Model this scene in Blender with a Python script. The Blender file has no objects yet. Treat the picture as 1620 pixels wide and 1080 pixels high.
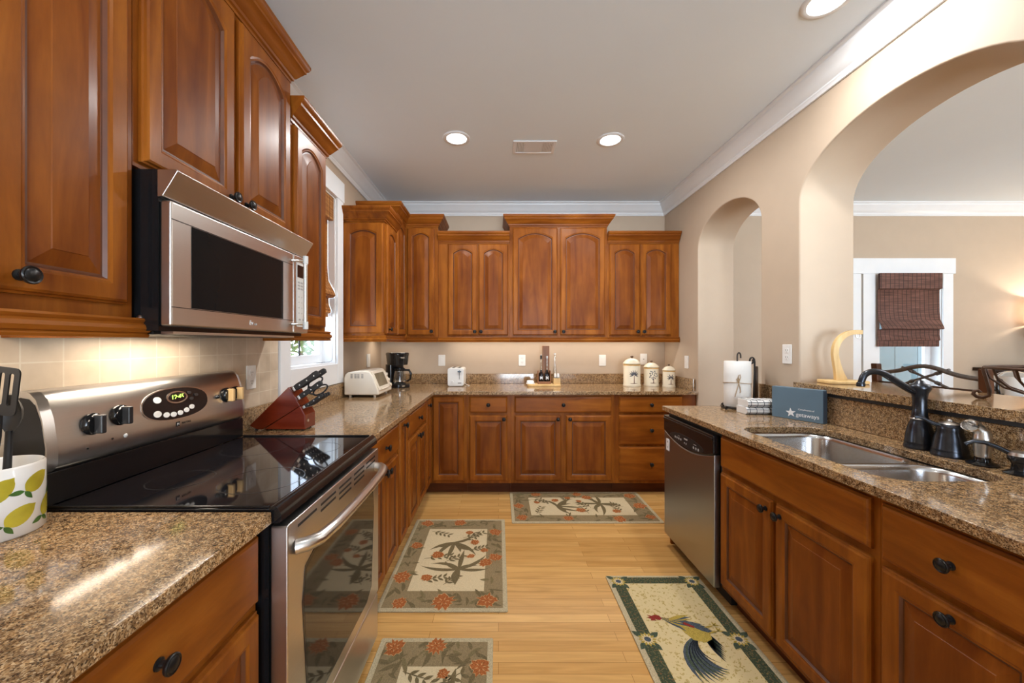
import bpy, bmesh, math, random
from mathutils import Vector, Matrix
random.seed(7)
C = bpy.context.scene.collection
SC = bpy.context.scene
PI = math.pi

# ------------------------------------------------------------------ camera
cam = bpy.data.cameras.new('camera')
cam_ob = bpy.data.objects.new('camera', cam); C.objects.link(cam_ob)
cam.sensor_width = 36.0
cam.lens = 610.0 / 1620.0 * 36.0
cam.shift_x = 21.5 / 1620.0
cam.shift_y = 3.5 / 1620.0
cam.clip_start = 0.02
cam_ob.location = (0, 0, 1.33)
cam_ob.rotation_euler = (PI / 2, 0, 0)
SC.camera = cam_ob

# ------------------------------------------------------------------ view / world / big lights
SC.view_settings.view_transform = 'Standard'
SC.view_settings.look = 'None'
SC.view_settings.gamma = 1.0
SC.view_settings.use_curve_mapping = False
SC.view_settings.exposure = 0.18
SC.cycles.max_bounces = 10
SC.cycles.diffuse_bounces = 6
SC.cycles.glossy_bounces = 5
SC.cycles.transparent_max_bounces = 12
SC.cycles.sample_clamp_indirect = 6.0
SC.cycles.caustics_reflective = False
SC.cycles.caustics_refractive = False

w = bpy.data.worlds.new('daylight'); SC.world = w
w.use_nodes = True
nt = w.node_tree
bg = nt.nodes['Background']
tc = nt.nodes.new('ShaderNodeTexCoord')
sx = nt.nodes.new('ShaderNodeSeparateXYZ')
rp = nt.nodes.new('ShaderNodeValToRGB')
rp.color_ramp.elements[0].position = 0.46; rp.color_ramp.elements[0].color = (0.80, 0.91, 1.0, 1)
rp.color_ramp.elements[1].position = 0.56; rp.color_ramp.elements[1].color = (0.24, 0.29, 0.36, 1)
mr = nt.nodes.new('ShaderNodeMapRange'); mr.inputs[1].default_value = -1; mr.inputs[2].default_value = 1
nt.links.new(tc.outputs['Generated'], sx.inputs[0]); nt.links.new(sx.outputs['Z'], mr.inputs[0])
nt.links.new(mr.outputs[0], rp.inputs[0]); nt.links.new(rp.outputs[0], bg.inputs['Color'])
bg.inputs['Strength'].default_value = 24.0

def light(name, kind, loc, energy, color=(1, 1, 1), rot=(0, 0, 0), size=0.1, size_y=None, portal=False, spread=None):
    l = bpy.data.lights.new(name, kind)
    o = bpy.data.objects.new(name, l); C.objects.link(o)
    o.location = loc; o.rotation_euler = rot
    l.energy = energy; l.color = color
    if kind == 'AREA':
        l.shape = 'RECTANGLE' if size_y else 'DISK'
        l.size = size
        if size_y: l.size_y = size_y
        if portal: l.cycles.is_portal = True
        if spread: l.spread = spread
    elif kind == 'POINT':
        l.shadow_soft_size = size
    return o

DAY = (0.93, 0.97, 1.0)
WARM = (1.0, 0.86, 0.70)
CANC = (1.0, 0.99, 0.975)
# daylight portals in the windows, the rear two in added ones
light('portal_window_left', 'AREA', (-1.34, 2.58, 1.80), 1, rot=(0, -PI / 2, 0), size=1.2, size_y=0.64, portal=True)
light('portal_window_dining', 'AREA', (4.3, 4.15, 1.45), 1, rot=(-PI / 2, 0, 0), size=0.66, size_y=1.2, portal=True)
light('portal_added_rear', 'AREA', (0.85, -3.15, 1.35), 1, rot=(PI / 2, 0, 0), size=1.6, size_y=2.3, portal=True)
light('portal_added_dining_rear', 'AREA', (4.3, -3.15, 1.35), 1, rot=(PI / 2, 0, 0), size=2.6, size_y=2.3, portal=True)
# under-cabinet strips
light('strip_back', 'AREA', (0.55, 3.88, 1.383), 5.0, WARM, size=2.1, size_y=0.16)
light('strip_corner', 'AREA', (-1.0, 3.75, 1.383), 1.2, WARM, size=0.3, size_y=0.05)
light('strip_left', 'AREA', (-1.08, 0.78, 1.383), 1.0, WARM, rot=(0, 0, PI / 2), size=0.2, size_y=0.05)
light('microwave_lamp', 'AREA', (-1.10, 1.30, 1.352), 2.0, WARM, rot=(0, 0, PI / 2), size=0.35, size_y=0.06)

# ------------------------------------------------------------------ materials
def new_mat(name):
    m = bpy.data.materials.new(name); m.use_nodes = True
    n = m.node_tree.nodes; b = n['Principled BSDF']
    return m, m.node_tree, n, b

def ramp(n, stops):
    r = n.new('ShaderNodeValToRGB')
    e = r.color_ramp.elements
    while len(e) < len(stops): e.new(0.5)
    for k, (p, c) in enumerate(stops):
        e[k].position = p; e[k].color = (*c, 1)
    return r

def plain(name, col, rough=0.5, metal=0.0, var=0.06, scale=8.0, bump=0.0, bscale=60, coat=0.0, **kw):
    m, t, n, b = new_mat(name)
    tcn = n.new('ShaderNodeTexCoord')
    no = n.new('ShaderNodeTexNoise'); no.inputs['Scale'].default_value = scale; no.inputs['Detail'].default_value = 4
    t.links.new(tcn.outputs['Object'], no.inputs['Vector'])
    r = ramp(n, [(0.3, tuple(c * (1 - var) for c in col)), (0.7, tuple(min(1, c * (1 + var)) for c in col))])
    t.links.new(no.outputs['Fac'], r.inputs[0]); t.links.new(r.outputs[0], b.inputs['Base Color'])
    b.inputs['Roughness'].default_value = rough; b.inputs['Metallic'].default_value = metal
    b.inputs['Coat Weight'].default_value = coat
    for k, v in kw.items(): b.inputs[k].default_value = v
    if bump:
        n2 = n.new('ShaderNodeTexNoise'); n2.inputs['Scale'].default_value = bscale; n2.inputs['Detail'].default_value = 3
        t.links.new(tcn.outputs['Object'], n2.inputs['Vector'])
        bp = n.new('ShaderNodeBump'); bp.inputs['Strength'].default_value = bump; bp.inputs['Distance'].default_value = 0.002
        t.links.new(n2.outputs['Fac'], bp.inputs['Height']); t.links.new(bp.outputs[0], b.inputs['Normal'])
    return m

def wood(name, dark, mid, lite, axis='z', rough=0.36, coat=0.05, fine=0.22):
    m, t, n, b = new_mat(name)
    tcn = n.new('ShaderNodeTexCoord'); oi = n.new('ShaderNodeObjectInfo')
    mp = n.new('ShaderNodeMapping')
    s = {'z': (7, 7, 0.9), 'x': (0.9, 7, 7), 'y': (7, 0.9, 7)}[axis]
    mp.inputs['Scale'].default_value = s
    ml = n.new('ShaderNodeMath'); ml.operation = 'MULTIPLY'; ml.inputs[1].default_value = 37.0
    t.links.new(oi.outputs['Random'], ml.inputs[0])
    cb = n.new('ShaderNodeCombineXYZ')
    for k in range(3): t.links.new(ml.outputs[0], cb.inputs[k])
    t.links.new(tcn.outputs['Object'], mp.inputs['Vector']); t.links.new(cb.outputs[0], mp.inputs['Location'])
    no = n.new('ShaderNodeTexNoise'); no.inputs['Scale'].default_value = 2.2; no.inputs['Detail'].default_value = 6
    no.inputs['Distortion'].default_value = 0.8
    t.links.new(mp.outputs[0], no.inputs['Vector'])
    r = ramp(n, [(0.28, dark), (0.5, mid), (0.74, lite)])
    t.links.new(no.outputs['Fac'], r.inputs[0])
    # blotches of stain
    bl = n.new('ShaderNodeTexNoise'); bl.inputs['Scale'].default_value = 5.0; bl.inputs['Detail'].default_value = 3
    va = n.new('ShaderNodeVectorMath'); va.operation = 'ADD'
    t.links.new(tcn.outputs['Object'], va.inputs[0]); t.links.new(cb.outputs[0], va.inputs[1])
    t.links.new(va.outputs[0], bl.inputs['Vector'])
    rb = ramp(n, [(0.3, (0.80, 0.76, 0.72)), (0.65, (1.12, 1.12, 1.12))])
    t.links.new(bl.outputs['Fac'], rb.inputs[0])
    mx = n.new('ShaderNodeMix'); mx.data_type = 'RGBA'; mx.blend_type = 'MULTIPLY'; mx.inputs[0].default_value = 0.7
    t.links.new(r.outputs[0], mx.inputs[6]); t.links.new(rb.outputs[0], mx.inputs[7])
    # fine pores
    mp2 = n.new('ShaderNodeMapping'); mp2.inputs['Scale'].default_value = tuple(v * 14 for v in s)
    t.links.new(tcn.outputs['Object'], mp2.inputs['Vector'])
    fi = n.new('ShaderNodeTexNoise'); fi.inputs['Scale'].default_value = 2.0; fi.inputs['Detail'].default_value = 3
    t.links.new(mp2.outputs[0], fi.inputs['Vector'])
    rf = ramp(n, [(0.35, (0.78, 0.74, 0.70)), (0.6, (1.04, 1.04, 1.04))])
    t.links.new(fi.outputs['Fac'], rf.inputs[0])
    mx2 = n.new('ShaderNodeMix'); mx2.data_type = 'RGBA'; mx2.blend_type = 'MULTIPLY'; mx2.inputs[0].default_value = fine
    t.links.new(mx.outputs[2], mx2.inputs[6]); t.links.new(rf.outputs[0], mx2.inputs[7])
    t.links.new(mx2.outputs[2], b.inputs['Base Color'])
    b.inputs['Roughness'].default_value = rough
    b.inputs['Coat Weight'].default_value = coat; b.inputs['Coat Roughness'].default_value = 0.2
    b.inputs['Specular IOR Level'].default_value = 0.12
    return m

def granite(name):
    m, t, n, b = new_mat(name)
    tcn = n.new('ShaderNodeTexCoord')
    v1 = n.new('ShaderNodeTexVoronoi'); v1.inputs['Scale'].default_value = 400
    t.links.new(tcn.outputs['Object'], v1.inputs['Vector'])
    sp = n.new('ShaderNodeSeparateColor'); t.links.new(v1.outputs['Color'], sp.inputs[0])
    r = ramp(n, [(0.0, (0.06, 0.036, 0.020)), (0.14, (0.13, 0.072, 0.034)), (0.33, (0.25, 0.145, 0.066)),
                 (0.55, (0.36, 0.225, 0.11)), (0.78, (0.45, 0.30, 0.155)), (0.97, (0.58, 0.44, 0.28))])
    t.links.new(sp.outputs[0], r.inputs[0])
    no = n.new('ShaderNodeTexNoise'); no.inputs['Scale'].default_value = 75; no.inputs['Detail'].default_value = 5
    t.links.new(tcn.outputs['Object'], no.inputs['Vector'])
    r2 = ramp(n, [(0.36, (0.42, 0.36, 0.32)), (0.52, (1, 1, 1)), (0.68, (1.25, 1.15, 1.0))])
    t.links.new(no.outputs['Fac'], r2.inputs[0])
    mx = n.new('ShaderNodeMix'); mx.data_type = 'RGBA'; mx.blend_type = 'MULTIPLY'; mx.inputs[0].default_value = 0.85
    t.links.new(r.outputs[0], mx.inputs[6]); t.links.new(r2.outputs[0], mx.inputs[7])
    t.links.new(mx.outputs[2], b.inputs['Base Color'])
    b.inputs['Roughness'].default_value = 0.10
    b.inputs['Specular IOR Level'].default_value = 0.6
    return m

def steel(name, col=(0.60, 0.57, 0.54), rough=0.27, axis='y'):
    m, t, n, b = new_mat(name)
    tcn = n.new('ShaderNodeTexCoord'); mp = n.new('ShaderNodeMapping')
    mp.inputs['Scale'].default_value = {'y': (900, 2, 900), 'x': (2, 900, 900), 'z': (900, 900, 2)}[axis]
    no = n.new('ShaderNodeTexNoise'); no.inputs['Scale'].default_value = 1.0; no.inputs['Detail'].default_value = 2
    t.links.new(tcn.outputs['Object'], mp.inputs['Vector']); t.links.new(mp.outputs[0], no.inputs['Vector'])
    r = ramp(n, [(0.3, tuple(c * 0.97 for c in col)), (0.7, tuple(c * 1.03 for c in col))])
    t.links.new(no.outputs['Fac'], r.inputs[0]); t.links.new(r.outputs[0], b.inputs['Base Color'])
    rr = n.new('ShaderNodeMapRange'); rr.inputs[3].default_value = rough - 0.02; rr.inputs[4].default_value = rough + 0.03
    t.links.new(no.outputs['Fac'], rr.inputs[0]); t.links.new(rr.outputs[0], b.inputs['Roughness'])
    b.inputs['Metallic'].default_value = 1.0
    return m

def brick(name, c1, c2, mortar, bw, rh, ms, offset=0.5, coords=None, rough=0.3, streak=None, bumpy=0.15, wob=0.0):
    m, t, n, b = new_mat(name)
    tcn = n.new('ShaderNodeTexCoord')
    src = tcn.outputs['Object']
    if coords:
        s = n.new('ShaderNodeSeparateXYZ'); t.links.new(src, s.inputs[0])
        cb = n.new('ShaderNodeCombineXYZ')
        t.links.new(s.outputs[coords[0]], cb.inputs[0]); t.links.new(s.outputs[coords[1]], cb.inputs[1])
        src = cb.outputs[0]
    bt = n.new('ShaderNodeTexBrick')
    bt.offset = offset; bt.squash = 1.0
    bt.inputs['Scale'].default_value = 1.0
    bt.inputs['Brick Width'].default_value = bw; bt.inputs['Row Height'].default_value = rh
    bt.inputs['Mortar Size'].default_value = ms; bt.inputs['Mortar Smooth'].default_value = 0.2
    bt.inputs['Bias'].default_value = 0.0
    bt.inputs['Color1'].default_value = (*c1, 1); bt.inputs['Color2'].default_value = (*c2, 1)
    bt.inputs['Mortar'].default_value = (*mortar, 1)
    t.links.new(src, bt.inputs['Vector'])
    mp = n.new('ShaderNodeMapping'); mp.inputs['Scale'].default_value = streak or (6, 6, 6)
    t.links.new(tcn.outputs['Object'], mp.inputs['Vector'])
    no = n.new('ShaderNodeTexNoise'); no.inputs['Scale'].default_value = 1.5; no.inputs['Detail'].default_value = 6
    no.inputs['Distortion'].default_value = wob
    t.links.new(mp.outputs[0], no.inputs['Vector'])
    r = ramp(n, [(0.3, (0.80, 0.77, 0.72)), (0.65, (1.08, 1.08, 1.08))])
    t.links.new(no.outputs['Fac'], r.inputs[0])
    mx = n.new('ShaderNodeMix'); mx.data_type = 'RGBA'; mx.blend_type = 'MULTIPLY'; mx.inputs[0].default_value = 0.8
    t.links.new(bt.outputs['Color'], mx.inputs[6]); t.links.new(r.outputs[0], mx.inputs[7])
    t.links.new(mx.outputs[2], b.inputs['Base Color'])
    b.inputs['Roughness'].default_value = rough
    bp = n.new('ShaderNodeBump'); bp.inputs['Strength'].default_value = bumpy; bp.inputs['Distance'].default_value = 0.001
    bp.invert = True
    t.links.new(bt.outputs['Fac'], bp.inputs['Height']); t.links.new(bp.outputs[0], b.inputs['Normal'])
    return m

def glass(name, tint=(1, 1, 1), refl=0.1):
    m = bpy.data.materials.new(name); m.use_nodes = True
    t = m.node_tree; n = t.nodes; n.clear()
    out = n.new('ShaderNodeOutputMaterial'); mix = n.new('ShaderNodeMixShader')
    tr = n.new('ShaderNodeBsdfTransparent'); tr.inputs[0].default_value = (*tint, 1)
    gl = n.new('ShaderNodeBsdfGlossy'); gl.inputs['Roughness'].default_value = 0.02
    lw = n.new('ShaderNodeLayerWeight'); lw.inputs[0].default_value = 0.35
    mr_ = n.new('ShaderNodeMapRange'); mr_.inputs[3].default_value = refl; mr_.inputs[4].default_value = 0.7
    t.links.new(lw.outputs['Facing'], mr_.inputs[0]); t.links.new(mr_.outputs[0], mix.inputs[0])
    t.links.new(tr.outputs[0], mix.inputs[1]); t.links.new(gl.outputs[0], mix.inputs[2])
    t.links.new(mix.outputs[0], out.inputs[0])
    return m

def glow(name, col, strength):
    m, t, n, b = new_mat(name)
    b.inputs['Base Color'].default_value = (*col, 1)
    b.inputs['Emission Color'].default_value = (*col, 1); b.inputs['Emission Strength'].default_value = strength
    return m

def woven(name, col, var=0.25, scale=420.0, rough=0.95):
    m, t, n, b = new_mat(name)
    tcn = n.new('ShaderNodeTexCoord')
    v = n.new('ShaderNodeTexVoronoi'); v.inputs['Scale'].default_value = scale
    t.links.new(tcn.outputs['Object'], v.inputs['Vector'])
    s = n.new('ShaderNodeSeparateColor'); t.links.new(v.outputs['Color'], s.inputs[0])
    r = ramp(n, [(0.0, tuple(c * (1 - var) for c in col)), (1.0, tuple(c * (1 + var) for c in col))])
    t.links.new(s.outputs[0], r.inputs[0]); t.links.new(r.outputs[0], b.inputs['Base Color'])
    b.inputs['Roughness'].default_value = rough
    b.inputs['Specular IOR Level'].default_value = 0.1
    bp = n.new('ShaderNodeBump'); bp.inputs['Strength'].default_value = 0.4; bp.inputs['Distance'].default_value = 0.001
    t.links.new(v.outputs['Distance'], bp.inputs['Height']); t.links.new(bp.outputs[0], b.inputs['Normal'])
    return m

def speckle(name, base, specks, scale, thr, rough=0.95):
    m, t, n, b = new_mat(name)
    tcn = n.new('ShaderNodeTexCoord')
    v = n.new('ShaderNodeTexNoise'); v.inputs['Scale'].default_value = scale; v.inputs['Detail'].default_value = 2
    t.links.new(tcn.outputs['Object'], v.inputs['Vector'])
    stops = [(0.0, base), (thr, base)]
    for k, c in enumerate(specks): stops.append((thr + 0.03 + 0.06 * k, c))
    r = ramp(n, stops); r.color_ramp.interpolation = 'CONSTANT'
    t.links.new(v.outputs['Fac'], r.inputs[0]); t.links.new(r.outputs[0], b.inputs['Base Color'])
    b.inputs['Roughness'].default_value = rough; b.inputs['Specular IOR Level'].default_value = 0.1
    return m

def bamboo(name, c1, c2, c3, trans=0.25):
    m = bpy.data.materials.new(name); m.use_nodes = True
    t = m.node_tree; n = t.nodes; b = n['Principled BSDF']; out = n['Material Output']
    tcn = n.new('ShaderNodeTexCoord')
    mp = n.new('ShaderNodeMapping'); mp.inputs['Scale'].default_value = (6, 6, 170)
    t.links.new(tcn.outputs['Object'], mp.inputs['Vector'])
    no = n.new('ShaderNodeTexNoise'); no.inputs['Scale'].default_value = 1.0; no.inputs['Detail'].default_value = 2
    t.links.new(mp.outputs[0], no.inputs['Vector'])
    r = ramp(n, [(0.32, c1), (0.5, c2), (0.68, c3)])
    t.links.new(no.outputs['Fac'], r.inputs[0])
    s = n.new('ShaderNodeSeparateXYZ'); t.links.new(tcn.outputs['Object'], s.inputs[0])
    ad = n.new('ShaderNodeMath'); ad.operation = 'ADD'
    t.links.new(s.outputs[0], ad.inputs[0]); t.links.new(s.outputs[1], ad.inputs[1])
    mu = n.new('ShaderNodeMath'); mu.operation = 'MULTIPLY'; mu.inputs[1].default_value = 22.0
    t.links.new(ad.outputs[0], mu.inputs[0])
    fr = n.new('ShaderNodeMath'); fr.operation = 'FRACT'; t.links.new(mu.outputs[0], fr.inputs[0])
    lt = n.new('ShaderNodeMath'); lt.operation = 'LESS_THAN'; lt.inputs[1].default_value = 0.14
    t.links.new(fr.outputs[0], lt.inputs[0])
    mx = n.new('ShaderNodeMix'); mx.data_type = 'RGBA'
    t.links.new(lt.outputs[0], mx.inputs[0]); t.links.new(r.outputs[0], mx.inputs[6])
    mx.inputs[7].default_value = (c1[0] * 0.5, c1[1] * 0.5, c1[2] * 0.5, 1)
    t.links.new(mx.outputs[2], b.inputs['Base Color']); b.inputs['Roughness'].default_value = 0.6
    tl = n.new('ShaderNodeBsdfTranslucent'); t.links.new(mx.outputs[2], tl.inputs[0])
    ms = n.new('ShaderNodeMixShader'); ms.inputs[0].default_value = trans
    t.links.new(b.outputs[0], ms.inputs[1]); t.links.new(tl.outputs[0], ms.inputs[2])
    t.links.new(ms.outputs[0], out.inputs[0])
    return m

CH_D, CH_M, CH_L = (0.165, 0.043, 0.0058), (0.240, 0.071, 0.0082), (0.330, 0.110, 0.0130)
M = {}
M['wood'] = wood('cherry_vertical', CH_D, CH_M, CH_L, 'z')
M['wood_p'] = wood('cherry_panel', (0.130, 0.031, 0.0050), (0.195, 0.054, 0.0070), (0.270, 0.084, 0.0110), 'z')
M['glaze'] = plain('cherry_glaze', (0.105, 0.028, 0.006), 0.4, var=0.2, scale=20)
M['wood_h'] = wood('cherry_horizontal', CH_D, CH_M, CH_L, 'x')
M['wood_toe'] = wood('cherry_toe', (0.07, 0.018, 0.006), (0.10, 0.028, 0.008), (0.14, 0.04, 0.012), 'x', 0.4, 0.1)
M['block'] = wood('block_red', (0.10, 0.012, 0.004), (0.15, 0.019, 0.006), (0.21, 0.032, 0.009), 'x', 0.25, 0.5)
M['dark_wood'] = wood('dark_wood', (0.022, 0.011, 0.006), (0.04, 0.02, 0.01), (0.06, 0.03, 0.015), 'z', 0.4, 0.2)
M['chair_wood'] = wood('chair_wood', (0.05, 0.018, 0.008), (0.085, 0.03, 0.012), (0.12, 0.045, 0.018), 'z', 0.35, 0.2)
M['pale_wood'] = wood('pale_wood', (0.62, 0.41, 0.17), (0.74, 0.52, 0.24), (0.80, 0.60, 0.31), 'z', 0.45, 0.1)
M['mid_wood'] = wood('mid_wood', (0.20, 0.085, 0.03), (0.28, 0.12, 0.05), (0.36, 0.17, 0.075), 'z', 0.4, 0.1)
M['granite'] = granite('granite_polished')
M['floor'] = brick('maple_floor', (0.73, 0.43, 0.150), (0.56, 0.30, 0.090), (0.30, 0.14, 0.04), 0.85, 0.0575, 0.0009, 0.37,
                   rough=0.23, streak=(1.6, 22, 1), bumpy=0.1, wob=1.2)
M['tile'] = brick('tile_travertine', (0.66, 0.55, 0.42), (0.58, 0.47, 0.35), (0.70, 0.62, 0.50), 0.0985, 0.0985, 0.0022, 0.0,
                  coords=('Y', 'Z'), rough=0.45, bumpy=0.3)
M['wall'] = plain('wall_paint', (0.50, 0.395, 0.295), 0.65, var=0.02, bump=0.06, bscale=160)
M['ceiling'] = plain('ceiling_paint', (0.775, 0.855, 0.925), 0.8, var=0.01, scale=2)
M['white'] = plain('white_trim', (0.80, 0.825, 0.85), 0.35, var=0.015)
M['plastic'] = plain('white_plastic', (0.80, 0.79, 0.76), 0.35, var=0.01)
M['slot'] = plain('slot_grey', (0.12, 0.115, 0.11), 0.5, var=0.02)
M['steel'] = steel('steel_brushed', (0.64, 0.61, 0.58), 0.30, axis='x')
M['steel_x'] = steel('steel_brushed_x', axis='x')
M['steel_dw'] = steel('steel_dishwasher', (0.40, 0.415, 0.43), 0.32, 'z')
M['steel_sink'] = steel('steel_sink', (0.60, 0.59, 0.58), 0.20, 'z')
M['nickel'] = plain('nickel', (0.68, 0.66, 0.63), 0.28, 1.0, var=0.03)
M['chrome'] = plain('chrome', (0.78, 0.77, 0.75), 0.12, 1.0, var=0.02)
M['bronze'] = plain('bronze_dark', (0.055, 0.060, 0.072), 0.25, 0.85, var=0.2, scale=30)
M['knob'] = plain('knob_black', (0.022, 0.021, 0.021), 0.3, 0.6, var=0.2, scale=60)
M['iron'] = plain('iron_brown', (0.075, 0.038, 0.022), 0.45, 0.5, var=0.25, scale=50)
M['iron_black'] = plain('iron_black', (0.025, 0.020, 0.017), 0.45, 0.5, var=0.25, scale=50)
M['iron_grey'] = plain('iron_grey', (0.13, 0.115, 0.11), 0.4, 0.6, var=0.25, scale=50)
M['black'] = plain('black_gloss', (0.010, 0.010, 0.011), 0.12, var=0.05)
M['black_matte'] = plain('black_matte', (0.014, 0.014, 0.015), 0.45, var=0.1)
M['black_glass'] = plain('cooktop_glass', (0.008, 0.008, 0.010), 0.045, var=0.02, **{'Specular IOR Level': 0.6})
M['door_glass'] = plain('oven_glass', (0.022, 0.020, 0.016), 0.05, var=0.02, **{'Specular IOR Level': 0.55})
M['mw_glass'] = plain('microwave_glass', (0.008, 0.010, 0.011), 0.15, var=0.05, **{'Specular IOR Level': 0.15})
M['ring'] = plain('burner_ring', (0.03, 0.03, 0.032), 0.2, var=0.05)
M['grey_mark'] = plain('grey_mark', (0.42, 0.42, 0.42), 0.5, var=0.02)
M['panel_white'] = plain('panel_white', (0.72, 0.72, 0.70), 0.4, var=0.02)
M['green_lcd'] = glow('green_lcd', (0.55, 0.95, 0.12), 2.2)
M['cream'] = plain('cream_plastic', (0.77, 0.70, 0.58), 0.35, var=0.02)
M['ceramic'] = plain('white_ceramic', (0.80, 0.80, 0.78), 0.15, var=0.01, coat=0.4)
M['can_cream'] = plain('canister_cream', (0.76, 0.68, 0.52), 0.25, var=0.04, scale=12, coat=0.3)
M['can_band'] = plain('canister_band', (0.62, 0.36, 0.10), 0.3, var=0.15, scale=20)
M['can_knob'] = plain('canister_knob', (0.11, 0.05, 0.022), 0.35, var=0.1)
M['motif_dark'] = plain('motif_dark', (0.075, 0.08, 0.10), 0.4, var=0.2, scale=40)
M['motif_trunk'] = plain('motif_trunk', (0.17, 0.085, 0.06), 0.4, var=0.2, scale=40)
M['lemon'] = plain('lemon_yellow', (0.50, 0.42, 0.035), 0.2, var=0.22, scale=14, coat=0.4)
M['lemon_leaf'] = plain('lemon_leaf', (0.05, 0.13, 0.025), 0.2, var=0.2, scale=30, coat=0.4)
M['paper'] = plain('paper_towel', (0.80, 0.79, 0.76), 0.9, var=0.02, bump=0.5, bscale=90)
M['twine'] = plain('twine', (0.42, 0.29, 0.16), 0.9, var=0.2, scale=90)
M['box_blue'] = plain('box_slate', (0.105, 0.17, 0.225), 0.5, var=0.05)
M['box_side'] = plain('box_side', (0.055, 0.085, 0.12), 0.5, var=0.05)
M['print'] = plain('white_print', (0.78, 0.80, 0.82), 0.5, var=0.01)
M['glass'] = glass('window_glass', (1, 1, 1), 0.03)
M['jar_glass'] = glass('clear_glass', (0.93, 0.95, 0.94), 0.10)
M['amber_glass'] = plain('dark_vinegar', (0.012, 0.007, 0.006), 0.06, var=0.1)
M['lamp_lens'] = glow('lamp_lens', (1.0, 0.97, 0.92), 9.0)
M['shade_cloth'] = bamboo('lampshade', (0.66, 0.56, 0.50), (0.70, 0.60, 0.54), (0.74, 0.64, 0.58), 0.55)
M['bamboo_dark'] = bamboo('bamboo_red', (0.075, 0.030, 0.020), (0.135, 0.056, 0.040), (0.21, 0.098, 0.07), 0.12)
M['bamboo_light'] = bamboo('bamboo_gold', (0.26, 0.09, 0.022), (0.44, 0.19, 0.05), (0.62, 0.32, 0.11), 0.30)
M['blue_board'] = plain('blue_board', (0.10, 0.165, 0.20), 0.6, var=0.04)
M['foliage'] = plain('foliage', (0.10, 0.17, 0.045), 0.6, var=0.4, scale=30)
M['lawn'] = plain('lawn', (0.16, 0.20, 0.09), 0.9, var=0.3, scale=3)
M['rug_bind'] = woven('rug_binding', (0.48, 0.40, 0.25))
M['rug_border'] = woven('rug_border', (0.27, 0.20, 0.105))
M['rug_field'] = woven('rug_field', (0.64, 0.52, 0.32), 0.12)
M['rug_leaf'] = woven('rug_leaf', (0.165, 0.125, 0.062))
M['rug_leaf2'] = woven('rug_leaf_pale', (0.20, 0.155, 0.075))
M['rug_flower'] = woven('rug_flower', (0.36, 0.115, 0.035), 0.45)
M['rug_flower2'] = woven('rug_flower_pale', (0.58, 0.36, 0.17), 0.3)
M['rr_field'] = speckle('rooster_field', (0.64, 0.51, 0.27), [(0.40, 0.29, 0.09), (0.50, 0.38, 0.16)], 75, 0.57)
M['rr_border'] = speckle('rooster_border', (0.050, 0.064, 0.036), [(0.09, 0.10, 0.06), (0.20, 0.15, 0.05), (0.15, 0.05, 0.03)], 120, 0.50)
M['rr_blue'] = woven('rooster_blue', (0.07, 0.085, 0.10), 0.4)
M['rr_green'] = woven('rooster_green', (0.065, 0.085, 0.055), 0.45)
M['rr_gold'] = woven('rooster_gold', (0.40, 0.29, 0.06), 0.35)
M['rr_red'] = woven('rooster_red', (0.24, 0.035, 0.025), 0.3)
M['rr_dark'] = woven('rooster_dark', (0.02, 0.024, 0.03), 0.4)
M['towel'] = plain('towel_white', (0.76, 0.75, 0.73), 0.95, var=0.02, bump=0.6, bscale=150)
M['towel_line'] = plain('towel_line', (0.03, 0.035, 0.05), 0.95, var=0.1)
M['rubber'] = plain('rubber_black', (0.012, 0.012, 0.013), 0.55, var=0.1)
M['yellow_tan'] = plain('light_block', (0.66, 0.43, 0.19), 0.5, var=0.1)

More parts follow.
